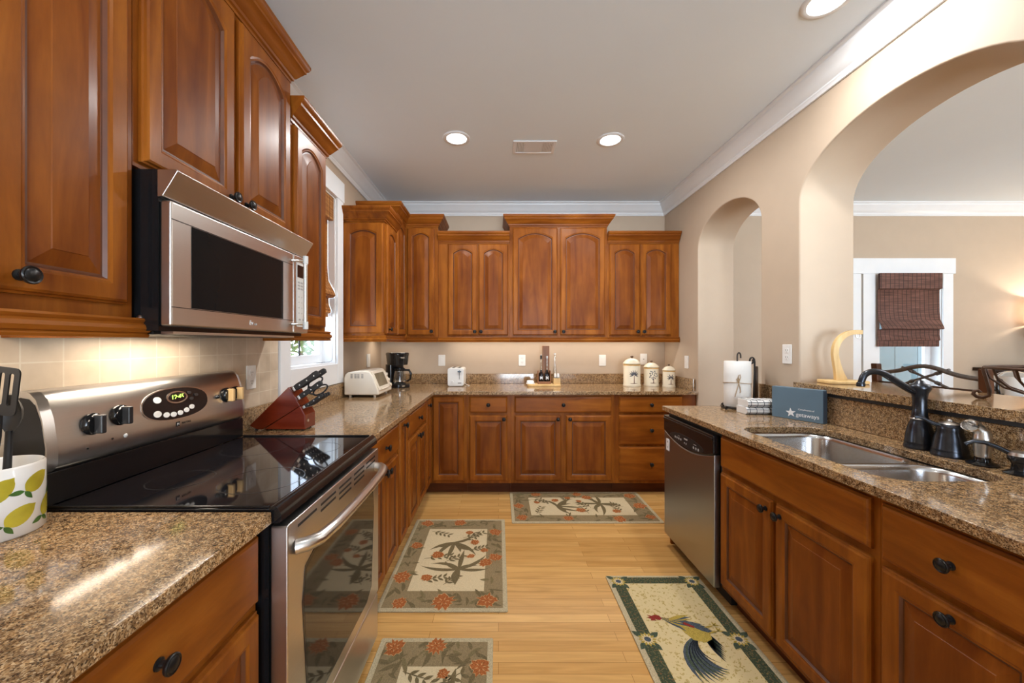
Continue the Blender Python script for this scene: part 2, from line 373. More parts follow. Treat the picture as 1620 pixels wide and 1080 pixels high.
# ------------------------------------------------------------------ mesh helpers
class MB:
    """collects shapes into one mesh"""
    def __init__(self):
        self.bm = bmesh.new(); self.mats = []; self.cur = 0
    def mat(self, m):
        if m not in self.mats: self.mats.append(m)
        self.cur = self.mats.index(m); return self
    def face(self, vs):
        try:
            f = self.bm.faces.new(vs); f.material_index = self.cur; return f
        except ValueError:
            return None
    def v(self, p): return self.bm.verts.new(p)
    def box(self, x0, x1, y0, y1, z0, z1):
        vs = [self.v(p) for p in ((x0, y0, z0), (x1, y0, z0), (x1, y1, z0), (x0, y1, z0), (x0, y0, z1), (x1, y0, z1), (x1, y1, z1), (x0, y1, z1))]
        for q in ((0, 3, 2, 1), (4, 5, 6, 7), (0, 1, 5, 4), (1, 2, 6, 5), (2, 3, 7, 6), (3, 0, 4, 7)):
            self.face([vs[k] for k in q])
        return self
    def loft(self, rings, cap0=True, cap1=True, closed=True):
        R = [[self.v(p) for p in r] for r in rings]
        n = len(R[0])
        for a, b in zip(R[:-1], R[1:]):
            for k in range(n if closed else n - 1):
                self.face([a[k], a[(k + 1) % n], b[(k + 1) % n], b[k]])
        if cap0: self.face(list(reversed(R[0])))
        if cap1: self.face(R[-1])
        return self
    def tube(self, pts, r, n=10, cap=True, flat=None):
        pts = [Vector(p) for p in pts]
        rs = r if isinstance(r, (list, tuple)) else [r] * len(pts)
        rings = []; up = None
        for k, p in enumerate(pts):
            d = (pts[min(k + 1, len(pts) - 1)] - pts[max(k - 1, 0)]).normalized()
            if up is None:
                up = Vector((0, 0, 1)) if abs(d.z) < 0.9 else Vector((1, 0, 0))
            s = d.cross(up).normalized(); up = s.cross(d).normalized()
            ky = flat if flat else 1.0
            rings.append([p + s * math.cos(2 * PI * q / n) * rs[k] + up * math.sin(2 * PI * q / n) * rs[k] * ky for q in range(n)])
        return self.loft(rings, cap, cap)
    def lathe(self, prof, c=(0, 0, 0), axis='z', n=24, cap=True, rot=None):
        c = Vector(c); rings = []
        for r, h in prof:
            ring = []
            for q in range(n):
                a = 2 * PI * q / n
                p = Vector((r * math.cos(a), r * math.sin(a), h))
                if axis == 'y': p = Vector((p.x, -p.z, p.y))      # height runs towards -y
                elif axis == 'x': p = Vector((p.z, p.y, -p.x))    # height runs towards +x
                if rot is not None: p = rot @ p
                ring.append(c + p)
            rings.append(ring)
        return self.loft(rings, cap, cap)
    def prism(self, poly, a, b, plane='xy', holes=()):
        """extrude a 2D polygon (optionally with holes) between a and b on the axis normal to the plane"""
        def P(p, h):
            return {'xy': (p[0], p[1], h), 'yz': (h, p[0], p[1]), 'xz': (p[0], h, p[1])}[plane]
        loops = [list(poly)] + [list(h) for h in holes]
        bot = []; top = []
        for lp in loops:
            bot.append([self.v(P(p, a)) for p in lp]); top.append([self.v(P(p, b)) for p in lp])
        for B, T in zip(bot, top):
            for k in range(len(B)):
                self.face([B[k], B[(k + 1) % len(B)], T[(k + 1) % len(T)], T[k]])
        if not holes:
            self.face(list(reversed(bot[0]))); self.face(top[0])
        else:
            for S in (bot, top):
                es = []
                for lp in S:
                    for k in range(len(lp)):
                        e = self.bm.edges.get((lp[k], lp[(k + 1) % len(lp)]))
                        es.append(e)
                r = bmesh.ops.triangle_fill(self.bm, use_beauty=True, use_dissolve=False, edges=es)
                for g in r['geom']:
                    if isinstance(g, bmesh.types.BMFace): g.material_index = self.cur
            bmesh.ops.recalc_face_normals(self.bm, faces=self.bm.faces)
            bmesh.ops.dissolve_limit(self.bm, angle_limit=0.02, verts=self.bm.verts, edges=self.bm.edges)
        return self
    def flat(self, poly, z):
        """a thin 2D patch in the xy plane, facing up"""
        vs = [self.v((p[0], p[1], z)) for p in poly]
        ar = sum(poly[k][0] * poly[(k + 1) % len(poly)][1] - poly[(k + 1) % len(poly)][0] * poly[k][1] for k in range(len(poly)))
        if ar < 0: vs.reverse()
        f = self.face(vs)
        if f and len(vs) > 4:
            f.normal_update()
            bmesh.ops.triangulate(self.bm, faces=[f])
        return self
    def sweep(self, path, prof, closed=False):
        """sweep (out, z) profile along an xy path, out = right of travel, mitred"""
        n = len(path); rings = []
        for k in range(n):
            p = Vector(path[k])
            d0 = d1 = None
            if k > 0 or closed: d0 = (p - Vector(path[(k - 1) % n])).normalized()
            if k < n - 1 or closed: d1 = (Vector(path[(k + 1) % n]) - p).normalized()
            d0 = d0 or d1; d1 = d1 or d0
            n0 = Vector((d0.y, -d0.x)); n1 = Vector((d1.y, -d1.x))
            mdir = (n0 + n1); mdir = mdir / max(0.2, (1 + n0.dot(n1)))
            rings.append([(p.x + mdir.x * o, p.y + mdir.y * o, z) for o, z in prof])
        if closed: rings.append(rings[0])
        return self.loft(rings, not closed, not closed)
    def rot(self, mtx):
        bmesh.ops.transform(self.bm, matrix=mtx, verts=self.bm.verts); return self
    def build(self, name, m=None, parent=None, smooth=35, bevel=0.0, loc=(0, 0, 0), seg=2, solid=True):
        if solid: bmesh.ops.recalc_face_normals(self.bm, faces=self.bm.faces)
        me = bpy.data.meshes.new(name); self.bm.to_mesh(me); self.bm.free()
        if m is not None and not self.mats: me.materials.append(M[m] if isinstance(m, str) else m)
        for x in self.mats: me.materials.append(M[x] if isinstance(x, str) else x)
        if smooth:
            for p in me.polygons: p.use_smooth = True
            me.set_sharp_from_angle(angle=math.radians(smooth))
        o = bpy.data.objects.new(name, me); C.objects.link(o)
        o.location = loc
        if parent is not None: o.parent = parent
        if bevel:
            bv = o.modifiers.new('soft_edges', 'BEVEL'); bv.width = bevel; bv.segments = seg
            bv.limit_method = 'ANGLE'; bv.angle_limit = math.radians(40); bv.harden_normals = bool(smooth)
        return o

def box(x0, x1, y0, y1, z0, z1): return MB().box(x0, x1, y0, y1, z0, z1)

def rrect(cx, cy, w, h, r, n=5):
    """rounded rectangle, counter clockwise"""
    pts = []
    for (sx, sy, a0) in ((1, 1, 0), (-1, 1, PI / 2), (-1, -1, PI), (1, -1, 3 * PI / 2)):
        for k in range(n + 1):
            a = a0 + PI / 2 * k / n
            pts.append((cx + sx * (w / 2 - r) + r * math.cos(a), cy + sy * (h / 2 - r) + r * math.sin(a)))
    return pts

def thing(name, label, cat, loc=(0, 0, 0), rz=0.0, group=None):
    o = bpy.data.objects.new(name, None); C.objects.link(o)
    o.empty_display_size = 0.1
    o.location = loc; o.rotation_euler = (0, 0, rz)
    return tag(o, label, cat, group)

def tag(o, label, cat, group=None):
    o['label'] = label; o['category'] = cat
    if group: o['group'] = group
    return o

def struct(o):
    o['kind'] = 'structure'; return o

def dup(root, loc, rz=None, label=None):
    r = root.copy(); C.objects.link(r); r.location = loc
    if rz is not None: r.rotation_euler = (0, 0, rz)
    if label: r['label'] = label
    for ch in list(root.children):
        c = ch.copy(); C.objects.link(c); c.parent = r
        for g in list(ch.children):
            d = g.copy(); C.objects.link(d); d.parent = c
    return r

def text_part(s, size, name, m, parent, mtx, extrude=0.0004, align='CENTER', shear=0.0):
    cu = bpy.data.curves.new(name, 'FONT'); cu.body = s; cu.size = size; cu.extrude = extrude
    cu.align_x = align; cu.align_y = 'CENTER'; cu.shear = shear
    tmp = bpy.data.objects.new(name + '_tmp', cu); C.objects.link(tmp)
    dg = bpy.context.evaluated_depsgraph_get()
    me = bpy.data.meshes.new_from_object(tmp.evaluated_get(dg))
    bpy.data.objects.remove(tmp); bpy.data.curves.remove(cu)
    me.transform(mtx); me.materials.clear(); me.materials.append(M[m])
    me.name = name
    o = bpy.data.objects.new(name, me); C.objects.link(o); o.parent = parent
    return o

# ------------------------------------------------------------------ the room
XL, XR, XR2, YB, HC = -1.23, 1.74, 2.055, 4.04, 2.79
YR, XD = -3.0, 6.4
def arch_pts(y0, y1, spring, rise, n=28):
    """points over an elliptical arch from y0 to y1"""
    c = (y0 + y1) / 2; r = abs(y1 - y0) / 2
    return [(c - r * math.cos(PI * k / n) * (1 if y1 > y0 else -1), spring + rise * math.sin(PI * k / n)) for k in range(n + 1)]

struct(box(XL - 0.2, XD + 0.2, YR - 0.2, YB + 0.2, -0.1, 0.0).build('floor', 'floor', smooth=0))
struct(box(XL - 0.2, XD + 0.2, YR - 0.2, YB + 0.2, HC, HC + 0.1).build('ceiling', 'ceiling', smooth=0))
struct(MB().prism([(XL - 0.2, 0), (XD + 0.2, 0), (XD + 0.2, HC), (XL - 0.2, HC)], YB, YB + 0.15, 'xz',
       holes=[[(3.97, 0.80), (4.64, 0.80), (4.64, 2.06), (3.97, 2.06)]]).build('wall_back', 'wall', smooth=0))
struct(MB().prism([(YR, 0), (YB, 0), (YB, HC), (YR, HC)], XL - 0.15, XL, 'yz',
       holes=[[(2.25, 1.18), (2.91, 1.18), (2.91, 2.43), (2.25, 2.43)]]).build('wall_left', 'wall', smooth=0))
# right wall with the doorway arch and the pass-through arch over the bar
SA0, SA1, BA0, BA1 = 2.555, 3.36, 1.165, 2.227
poly = [(YR, 0), (SA0, 0)] + arch_pts(SA0, SA1, 2.155, 0.250) + [(SA1, 0), (YB, 0), (YB, HC), (YR, HC)]
ap = arch_pts(BA0, BA1, 2.145, 0.30)
hole = [(BA0, 1.055)] + ap + [(BA1, 1.055)]
struct(MB().prism(poly, XR, XR2, 'yz', holes=[hole]).build('wall_right', 'wall', smooth=30, bevel=0.012, seg=3))
struct(MB().prism([(YR, 0), (YB, 0), (YB, HC), (YR, HC)], XD, XD + 0.15, 'yz',
       holes=[]).build('wall_dining', 'wall', smooth=0))
struct(MB().prism([(XL - 0.2, 0), (XD + 0.2, 0), (XD + 0.2, HC), (XL - 0.2, HC)], YR - 0.15, YR, 'xz',
       holes=[[(0.05, 0.2), (1.65, 0.2), (1.65, 2.5), (0.05, 2.5)], [(3.0, 0.2), (5.6, 0.2), (5.6, 2.5), (3.0, 2.5)]]).build('wall_rear', 'wall', smooth=0))
# tiled wall over the stove
struct(box(XL, XL + 0.008, 0.0, 2.14, 0.9, 1.40).build('wall_tile', 'tile', smooth=0))

# crown mouldings (profile: distance out from the wall, height)
CR = [(0.0, -0.125), (0.012, -0.125), (0.016, -0.112), (0.022, -0.106), (0.022, -0.097), (0.034, -0.088), (0.046, -0.070),
      (0.062, -0.046), (0.074, -0.034), (0.078, -0.026), (0.078, -0.018), (0.092, -0.010), (0.092, 0.0), (0.0, 0.0)]
CR = [(o, HC - 0.0005 + z) for o, z in CR]
struct(MB().sweep([(XL, YR), (XL, YB), (XR, YB), (XR, YR)], CR).build('trim_1', 'white'))
struct(MB().sweep([(XR2, YR), (XR2, YB), (XD, YB), (XD, YR)], CR).build('trim_2', 'white'))
BBP = [(0, 0), (0.015, 0), (0.015, 0.11), (0.010, 0.125), (0.0, 0.13)]
struct(MB().sweep([(XR2, SA1), (XR2, YB), (XD, YB), (XD, YR)], BBP).build('baseboard_dining', 'white'))
struct(MB().sweep([(XL, YR), (XL, 0.3)], BBP).build('baseboard_left', 'white'))
struct(MB().sweep([(XR, 0.25), (XR, YR)], BBP).build('baseboard_right', 'white'))

# ---- window over the left counter
win = struct(MB().box(XL, XL + 0.02, 2.145, 2.25, 1.03, 2.43).box(XL, XL + 0.02, 2.91, 3.01, 1.03, 2.43)
    .box(XL, XL + 0.024, 2.13, 3.025, 2.43, 2.58).box(XL, XL + 0.02, 2.25, 2.91, 1.03, 1.18)
    .build('window_1', 'white', bevel=0.003))
MB().box(XL - 0.15, XL, 2.25, 2.262, 1.18, 2.43).box(XL - 0.15, XL, 2.898, 2.91, 1.18, 2.43).box(XL - 0.15, XL, 2.262, 2.898, 1.18, 1.192)\
    .box(XL - 0.15, XL, 2.262, 2.898, 2.418, 2.43).build('window_jamb', 'white', win)
MB().box(XL - 0.13, XL - 0.095, 2.262, 2.31, 1.192, 2.418).box(XL - 0.13, XL - 0.095, 2.85, 2.898, 1.192, 2.418)\
    .box(XL - 0.13, XL - 0.095, 2.31, 2.85, 1.192, 1.25).box(XL - 0.13, XL - 0.095, 2.31, 2.85, 2.36, 2.418)\
    .box(XL - 0.13, XL - 0.095, 2.31, 2.85, 1.78, 1.82).build('window_sash', 'white', win, bevel=0.002)
box(XL - 0.114, XL - 0.110, 2.31, 2.85, 1.25, 2.36).build('window_pane', 'glass', win, smooth=0)
MB().box(XL - 0.094, XL - 0.088, 2.55, 2.565, 1.25, 1.78).build('window_latch_bar', 'black_matte', win)

# ---- dining window
wd = struct(MB().box(3.62, 3.785, YB - 0.02, YB, 0.72, 2.06).box(3.80, 3.97, YB - 0.026, YB, 0.72, 2.06)
    .box(4.64, 4.745, YB - 0.02, YB, 0.72, 2.06).box(3.60, 4.765, YB - 0.026, YB, 2.06, 2.22).box(3.62, 4.745, YB - 0.03, YB, 0.68, 0.80)
    .build('window_2', 'white', bevel=0.003))
MB().box(3.97, 3.982, YB, YB + 0.15, 0.80, 2.06).box(4.628, 4.64, YB, YB + 0.15, 0.80, 2.06).box(3.982, 4.628, YB, YB + 0.15, 0.80, 0.812)\
    .box(3.982, 4.628, YB, YB + 0.15, 2.048, 2.06).build('window_jamb', 'white', wd)
MB().box(3.982, 4.04, YB + 0.09, YB + 0.125, 0.812, 2.048).box(4.57, 4.628, YB + 0.09, YB + 0.125, 0.812, 2.048)\
    .box(4.04, 4.57, YB + 0.09, YB + 0.125, 0.812, 0.88).box(4.04, 4.57, YB + 0.09, YB + 0.125, 1.98, 2.048)\
    .box(4.04, 4.57, YB + 0.09, YB + 0.125, 1.40, 1.44).build('window_sash', 'white', wd, bevel=0.002)
box(4.04, 4.57, YB + 0.105, YB + 0.109, 0.88, 1.98).build('window_pane', 'glass', wd, smooth=0)

# unseen rear windows, added behind the viewer to let in daylight
for nme, x0, x1 in (('window_added_1', 0.05, 1.65), ('window_added_2', 3.0, 5.6)):
    fr = MB()
    xm = [x0 + (x1 - x0) * k / 3 for k in range(4)]
    for k, x in enumerate(xm):
        fr.box(x - 0.03 if k else x, x + 0.03 if k < 3 else x, YR - 0.12, YR - 0.06, 0.2, 2.5)
    fr.box(x0, x1, YR - 0.12, YR - 0.06, 0.2, 0.26).box(x0, x1, YR - 0.12, YR - 0.06, 2.44, 2.5).box(x0, x1, YR - 0.12, YR - 0.06, 1.75, 1.79)
    wr = struct(fr.build(nme, 'white'))
    box(x0, x1, YR - 0.095, YR - 0.090, 0.2, 2.5).build('window_pane', 'glass', wr, smooth=0)
# ground outside
g = box(-30, 30, 0.5, 34, -0.4, -0.3).build('ground', 'lawn', smooth=0); struct(g)

# ------------------------------------------------------------------ cabinet builders (local: x along, -y to the viewer, z up)
def panel_rings(w, h, t=0.02, stile=0.058, arch=0.0, raised=True):
    spec = [(0.0, 0.0, 0), (0.0, -t * 0.45, 0), (0.004, -t * 0.55, 0), (0.006, -t * 0.85, 0), (0.011, -t, 0),
            (stile - 0.014, -t, 1), (stile - 0.009, -t + 0.003, 1), (stile - 0.005, -t + 0.0035, 1), (stile, -t + 0.0105, 1), (stile + 0.004, -t + 0.0105, 1)]
    if raised: spec += [(stile + 0.036, -t + 0.0025, 1), (stile + 0.0375, -t + 0.0008, 1)]
    N = 16; rings = []
    for ins, y, ar in spec:
        a = arch * ar
        top = [(ins + (w - 2 * ins) * (1 - k / N), h - ins - a * ((1 - 2 * k / N) ** 2)) for k in range(N + 1)]
        pts = [(ins, ins), (w - ins, ins)] + top
        rings.append([(p[0], y, p[1]) for p in pts])
    return rings

def door_mesh(w, h, arch=0.0, stile=0.058, t=0.02):
    b = MB(); R = panel_rings(w, h, t, stile, arch)
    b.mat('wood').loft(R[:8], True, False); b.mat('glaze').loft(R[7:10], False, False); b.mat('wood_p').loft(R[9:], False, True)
    bmesh.ops.remove_doubles(b.bm, verts=b.bm.verts, dist=1e-6); return b

def drawer_mesh(w, h, t=0.02):
    b = MB(); R = []
    for ins, y in ((0, 0), (0, -t * 0.45), (0.005, -t * 0.6), (0.007, -t * 0.85), (0.013, -t)):
        R.append([(ins, y, ins), (w - ins, y, ins), (w - ins, y, h - ins), (ins, y, h - ins)])
    b.loft(R, True, True); return b

KNOB = [(0.0105, 0.0), (0.0105, 0.003), (0.0065, 0.005), (0.0055, 0.012), (0.008, 0.016), (0.015, 0.019), (0.0172, 0.0225), (0.0172, 0.0255),
        (0.0155, 0.0275), (0.0125, 0.0265), (0.011, 0.0280), (0.006, 0.0300), (0.0, 0.0305)]
def add_knob(parent, x, z, t=0.02):
    b = MB().lathe(KNOB, (x, -t, z), 'y', 18, cap=False)
    return b.build('knob', 'knob', parent)

def add_door(parent, x0, x1, z0, z1, arch=0.0, knob=None, stile=0.058, name='door'):
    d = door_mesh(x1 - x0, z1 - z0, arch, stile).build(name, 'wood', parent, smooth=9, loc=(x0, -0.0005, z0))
    if knob: add_knob(d, knob[0] - x0, knob[1] - z0)
    return d

def add_drawer(parent, x0, x1, z0, z1, knob=True, name='drawer'):
    d = drawer_mesh(x1 - x0, z1 - z0).build(name, 'wood_h', parent, smooth=25, loc=(x0, -0.0005, z0))
    if knob: add_knob(d, (x1 - x0) / 2, (z1 - z0) / 2)
    return d

CROWN = [(0.0, 0.0), (0.006, 0.0), (0.007, 0.010), (0.014, 0.014), (0.016, 0.024), (0.020, 0.026), (0.032, 0.044), (0.046, 0.064),
         (0.050, 0.066), (0.051, 0.076), (0.056, 0.080), (0.062, 0.090), (0.064, 0.096), (0.064, 0.106), (0.0, 0.106)]
RAIL = [(0.0, 0.048), (0.020, 0.048), (0.023, 0.043), (0.020, 0.038), (0.018, 0.036), (0.024, 0.030), (0.026, 0.022), (0.023, 0.013),
        (0.019, 0.011), (0.023, 0.006), (0.021, 0.0), (0.0, 0.0)]
def crown(parent, path, z):
    return MB().sweep(path, [(o + 0.0006, z + h) for o, h in CROWN]).build('crown_moulding', 'wood_h', parent, smooth=30)
def rail(parent, path, z=1.345):
    return MB().sweep(path, [(o, z + h) for o, h in RAIL]).build('light_rail', 'wood_h', parent, smooth=30)

CRZ_T, CRZ_L = 2.452, 2.292
FU = 3.71           # face frame plane of the uppers on the back wall
DU = YB - FU - 0.001
UPG = 'upper wall cabinets'
# ---- uppers on the back wall
def upper(label, x0, x1, doors, zc, ztop_door, crown_path, arch=0.045, loc=None, rz=0.0, zb=1.394, depth=None, rail_path=None):
    t = thing('wall_cabinet', label, 'cabinet', loc, rz, UPG)
    wdt = x1 - x0; dp = depth or DU
    box(0.0, wdt, 0.0, dp, zb, zc + 0.09).build('body', 'wood', t, smooth=0)
    for d in doors:
        add_door(t, d[0], d[1], zb + 0.016, ztop_door, arch, (d[2], zb + 0.016 + 0.035) if d[2] is not None else None)
    if crown_path: crown(t, crown_path, zc)
    if rail_path: rail(t, rail_path, zb - 0.049)
    return t

upper('low cherry wall cabinet with two narrow arched doors above the white toaster', -0.578, 0.108,
      [(0.092, 0.378, 0.352), (0.386, 0.672, 0.412)], CRZ_L, 2.285, [(0.002, 0), (0.684, 0)], 0.035, (-0.578, FU, 0), rail_path=[(0, 0), (0.686, 0)])
upper('tall cherry wall cabinet with two wide arched doors at centre of back wall', 0.109, 1.044,
      [(0.028, 0.458, 0.430), (0.484, 0.914, 0.512)], CRZ_T, 2.44, [(0, DU), (0, 0), (0.934, 0), (0.934, DU)], 0.05, (0.109, FU, 0), rail_path=[(0, 0), (0.935, 0)])
upper('low cherry wall cabinet with two arched doors above the palm tree canisters', 1.045, 1.736,
      [(0.020, 0.312, 0.286), (0.320, 0.612, 0.346)], CRZ_L, 2.285, [(0.002, 0), (0.689, 0)], 0.035, (1.045, FU, 0), rail_path=[(0, 0), (0.690, 0)])

# ---- corner cabinet (L plan)
FL = -0.90          # face frame plane of the uppers on the left wall
t = thing('corner_wall_cabinet', 'tall L-shaped cherry corner wall cabinet above the coffee maker', 'cabinet', (FL, FU, 0), 0.0, UPG)
ox, oy = FL, FU
Lp = [(XL + 0.001 - ox, 3.38 - oy), (0, 3.38 - oy), (0, 0), (0.320, 0), (0.320, YB - 0.001 - oy), (XL + 0.001 - ox, YB - 0.001 - oy)]
MB().prism(Lp, 1.394, CRZ_T + 0.09, 'xy').build('body', 'wood', t, smooth=0)
d = add_door(t, 0.024, 0.286, 1.41, 2.44, 0.035, (0.262, 1.447))
d2 = door_mesh(0.29, 1.03, 0.035).build('door', 'wood', t, smooth=9, loc=(0.0005, 3.39 - oy, 1.41)); d2.rotation_euler = (0, 0, PI / 2)
crown(t, [(XL + 0.001 - ox, 3.38 - oy), (0, 3.38 - oy), (0, 0), (0.320, 0), (0.320, YB - 0.001 - oy)], CRZ_T)
rail(t, [(0, 3.38 - oy), (0, 0), (0.320, 0)])

# ---- uppers on the left wall (local x runs away from the viewer)
DL = FL - XL - 0.001
t = upper('low cherry wall cabinet with arched panel on its side, just past the kitchen window', 3.04, 3.379,
          [(0.028, 0.318, 0.06)], CRZ_L, 2.285, [(0, DL), (0, 0), (0.337, 0)], 0.035, (FL, 3.04, 0), PI / 2, rail_path=[(0, DL), (0, 0), (0.338, 0)])
p = door_mesh(DL - 0.012, 0.87, 0.03, 0.062, 0.014).build('end_panel', 'wood', t, smooth=9, loc=(-0.0005, DL - 0.006, 1.41)); p.rotation_euler = (0, 0, -PI / 2)
t = upper('low cherry wall cabinet with single arched door between microwave and window', 1.657, 2.0,
          [(0.026, 0.318, None)], CRZ_L, 2.285, [(0.002, 0), (0.343, 0), (0.343, DL)], 0.045, (FL, 1.657, 0), PI / 2, rail_path=[(0, 0), (0.343, 0), (0.343, DL)])
t = thing('wall_cabinet', 'cherry wall cabinet with two doors directly over the microwave', 'cabinet', (FL, 0.948, 0), PI / 2, UPG)
box(0, 0.708, 0, DL, 1.77, CRZ_T + 0.09).build('body', 'wood', t, smooth=0)
add_door(t, 0.014, 0.346, 1.784, 2.44, 0.05, (0.322, 1.812)); add_door(t, 0.374, 0.692, 1.784, 2.44, 0.05, (0.398, 1.812))
crown(t, [(0.0, 0), (0.708, 0), (0.708, DL)], CRZ_T)
t = thing('wall_cabinet', 'nearest cherry wall cabinet with round black knob, left of the microwave', 'cabinet', (FL, 0.56, 0), PI / 2, UPG)
box(0, 0.386, 0, DL, 1.394, CRZ_T + 0.09).build('body', 'wood', t, smooth=0)
add_door(t, 0.106, 0.364, 1.423, 2.44, 0.05, (0.147, 1.456))
crown(t, [(0.0, 0), (0.386, 0)], CRZ_T); rail(t, [(0, 0), (0.387, 0), (0.387, DL)])

# ---- base cabinets
CT0, CT1 = 0.885, 0.915
BG = 'base cabinets'
def base(label, w, depth, loc, rz, items, endl=False, name='base_cabinet'):
    t = thing(name, label, 'cabinet', loc, rz, BG)
    if 'sink base' in label:
        MB().box(0, w, 0, depth, 0.105, 0.62).box(0, w, 0, 0.020, 0.62, CT0 - 0.0015).box(0, 0.018, 0.02, depth, 0.62, CT0 - 0.0015).box(w - 0.010, w, 0.02, depth, 0.62, CT0 - 0.0015).build('body', 'wood', t, smooth=0)
    else: box(0, w, 0, depth, 0.105, CT0 - 0.0015).build('body', 'wood', t, smooth=0)
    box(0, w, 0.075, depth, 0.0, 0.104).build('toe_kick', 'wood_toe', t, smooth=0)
    for it in items:
        k = it[0]
        if k == 'd': add_door(t, it[1], it[2], it[3], it[4], 0.0, it[5], it[6] if len(it) > 6 else 0.058)
        elif k == 'w': add_drawer(t, it[1], it[2], it[3], it[4], it[5])
    return t
BF = 3.39           # back run face plane
BD = YB - BF - 0.001
base('cherry base cabinet with one drawer over one door, below the white toaster', 0.384, BD, (-0.274, BF, 0), 0,
     [('w', 0.020, 0.352, 0.725, 0.868, True), ('d', 0.020, 0.352, 0.13, 0.703, (0.322, 0.672))])
base('widest cherry base cabinet on back wall with long drawer and two doors', 0.909, BD, (0.111, BF, 0), 0,
     [('w', 0.030, 0.880, 0.725, 0.868, True), ('d', 0.030, 0.440, 0.13, 0.703, (0.408, 0.672)), ('d', 0.480, 0.880, 0.13, 0.703, (0.512, 0.672))])
base('cherry drawer base cabinet with three stacked drawers below the canisters', 0.717, BD, (1.021, BF, 0), 0,
     [('w', 0.036, 0.590, 0.725, 0.868, True), ('w', 0.036, 0.590, 0.446, 0.705, True), ('w', 0.036, 0.590, 0.130, 0.426, True)])
# corner base with its two full height doors
LF = -0.60          # left run face plane
LD = LF - XL - 0.001
t = thing('corner_base_cabinet', 'L-shaped cherry corner base cabinet with tall plain doors under coffee maker', 'cabinet', (LF, BF, 0), 0, BG)
ox, oy = LF, BF
def Lpoly(i): return [(XL + 0.001 - ox, 3.142 - oy), (-i, 3.142 - oy), (-i, i), (0.325, i), (0.325, YB - 0.001 - oy), (XL + 0.001 - ox, YB - 0.001 - oy)]
MB().prism(Lpoly(0), 0.105, CT0 - 0.0015).build('body', 'wood', t, smooth=0)
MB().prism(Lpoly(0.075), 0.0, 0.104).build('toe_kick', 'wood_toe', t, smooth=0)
add_door(t, 0.024, 0.300, 0.13, 0.868)
d2 = door_mesh(0.205, 0.738).build('door', 'wood', t, smooth=9, loc=(0.0005, 3.155 - oy, 0.13)); d2.rotation_euler = (0, 0, PI / 2)
add_knob(d2, 0.03, 0.69)
base('cherry base cabinet with drawer over double doors right beside the stove', 0.548, LD, (LF, 1.714, 0), PI / 2,
     [('w', 0.020, 0.528, 0.715, 0.868, True), ('d', 0.020, 0.272, 0.13, 0.695, (0.246, 0.665)), ('d', 0.276, 0.528, 0.13, 0.695, (0.302, 0.665))])
base('slim cherry pull-out base cabinet with one narrow full-height door on the left', 0.229, LD, (LF, 2.263, 0), PI / 2,
     [('d', 0.020, 0.210, 0.13, 0.868, (0.105, 0.830), 0.045)])
base('cherry base cabinet with drawer over double doors next to the corner cabinet', 0.648, LD, (LF, 2.493, 0), PI / 2,
     [('w', 0.020, 0.628, 0.715, 0.868, True), ('d', 0.020, 0.322, 0.13, 0.695, (0.296, 0.665)), ('d', 0.326, 0.628, 0.13, 0.695, (0.352, 0.665))])
base('nearest cherry base cabinet on the left, under the lemon crock counter', 0.60, LD, (LF, 0.352, 0), PI / 2,
     [('w', 0.020, 0.590, 0.70, 0.868, True), ('d', 0.020, 0.300, 0.13, 0.678, (0.27, 0.64)), ('d', 0.306, 0.590, 0.13, 0.678, (0.335, 0.64))])
# peninsula
RF = 1.128
RD = XR - RF - 0.02
base('wide cherry sink base cabinet with false drawer front and two doors', 0.805, RD, (RF, 1.943, 0), -PI / 2,
     [('w', 0.012, 0.786, 0.715, 0.868, False), ('d', 0.012, 0.374, 0.13, 0.690, (0.345, 0.648)), ('d', 0.394, 0.786, 0.13, 0.690, (0.424, 0.648))])
base('cherry base cabinet with drawer over pull-out door, nearest on the right', 0.40, RD, (RF, 1.137, 0), -PI / 2,
     [('w', 0.014, 0.372, 0.705, 0.868, True), ('d', 0.014, 0.372, 0.13, 0.685, (0.193, 0.655))])
base('rightmost cherry base cabinet of the sink peninsula, running out of frame', 0.40, RD, (RF, 0.736, 0), -PI / 2,
     [('w', 0.014, 0.386, 0.705, 0.868, True), ('d', 0.014, 0.386, 0.13, 0.685, (0.36, 0.655))])
t = thing('end_panel', 'cherry end panel closing the far end of the sink peninsula', 'cabinet panel', (RF + 0.02, 2.562, 0), 0)
box(0, RD - 0.02, 0, 0.018, 0.0, CT0 - 0.0015).build('panel', 'wood', t, smooth=0)

# ------------------------------------------------------------------ granite
def slab(name, label, cat, poly, z0, z1, holes=(), bevel=0.003):
    return tag(MB().prism(poly, z0, z1, 'xy', holes=holes).build(name, 'granite', None, smooth=30, bevel=bevel), label, cat)
slab('countertop', 'L-shaped brown granite countertop along the left and back walls', 'countertop',
     [(XL + 0.001, 1.712), (-0.56, 1.712), (-0.56, 3.355), (1.737, 3.355), (1.737, YB - 0.001), (XL + 0.001, YB - 0.001)], CT0, CT1)
slab('countertop', 'short brown granite countertop in the near left corner before the stove', 'countertop',
     [(XL + 0.009, 0.34), (-0.56, 0.34), (-0.56, 0.953), (XL + 0.009, 0.953)], CT0, CT1)
SP0, SP1 = CT1 + 0.0005, 1.018
tag(MB().box(XL + 0.009, XL + 0.029, 1.73, 2.13, SP0, SP1).box(XL + 0.009, XL + 0.029, 2.13, YB - 0.001, SP0, 1.026).build('backsplash', 'granite', bevel=0.002),
    'low granite upstand along the left wall behind the knife block', 'backsplash')
tag(box(XL + 0.030, 1.736, YB - 0.021, YB - 0.001, SP0, SP1).build('backsplash', 'granite', bevel=0.002),
    'low granite upstand along the back wall behind the toaster and canisters', 'backsplash')
tag(box(1.715, 1.736, 3.40, YB - 0.0215, SP0, SP1).build('backsplash', 'granite', bevel=0.002),
    'short granite upstand on the right wall beside the smallest canister', 'backsplash')
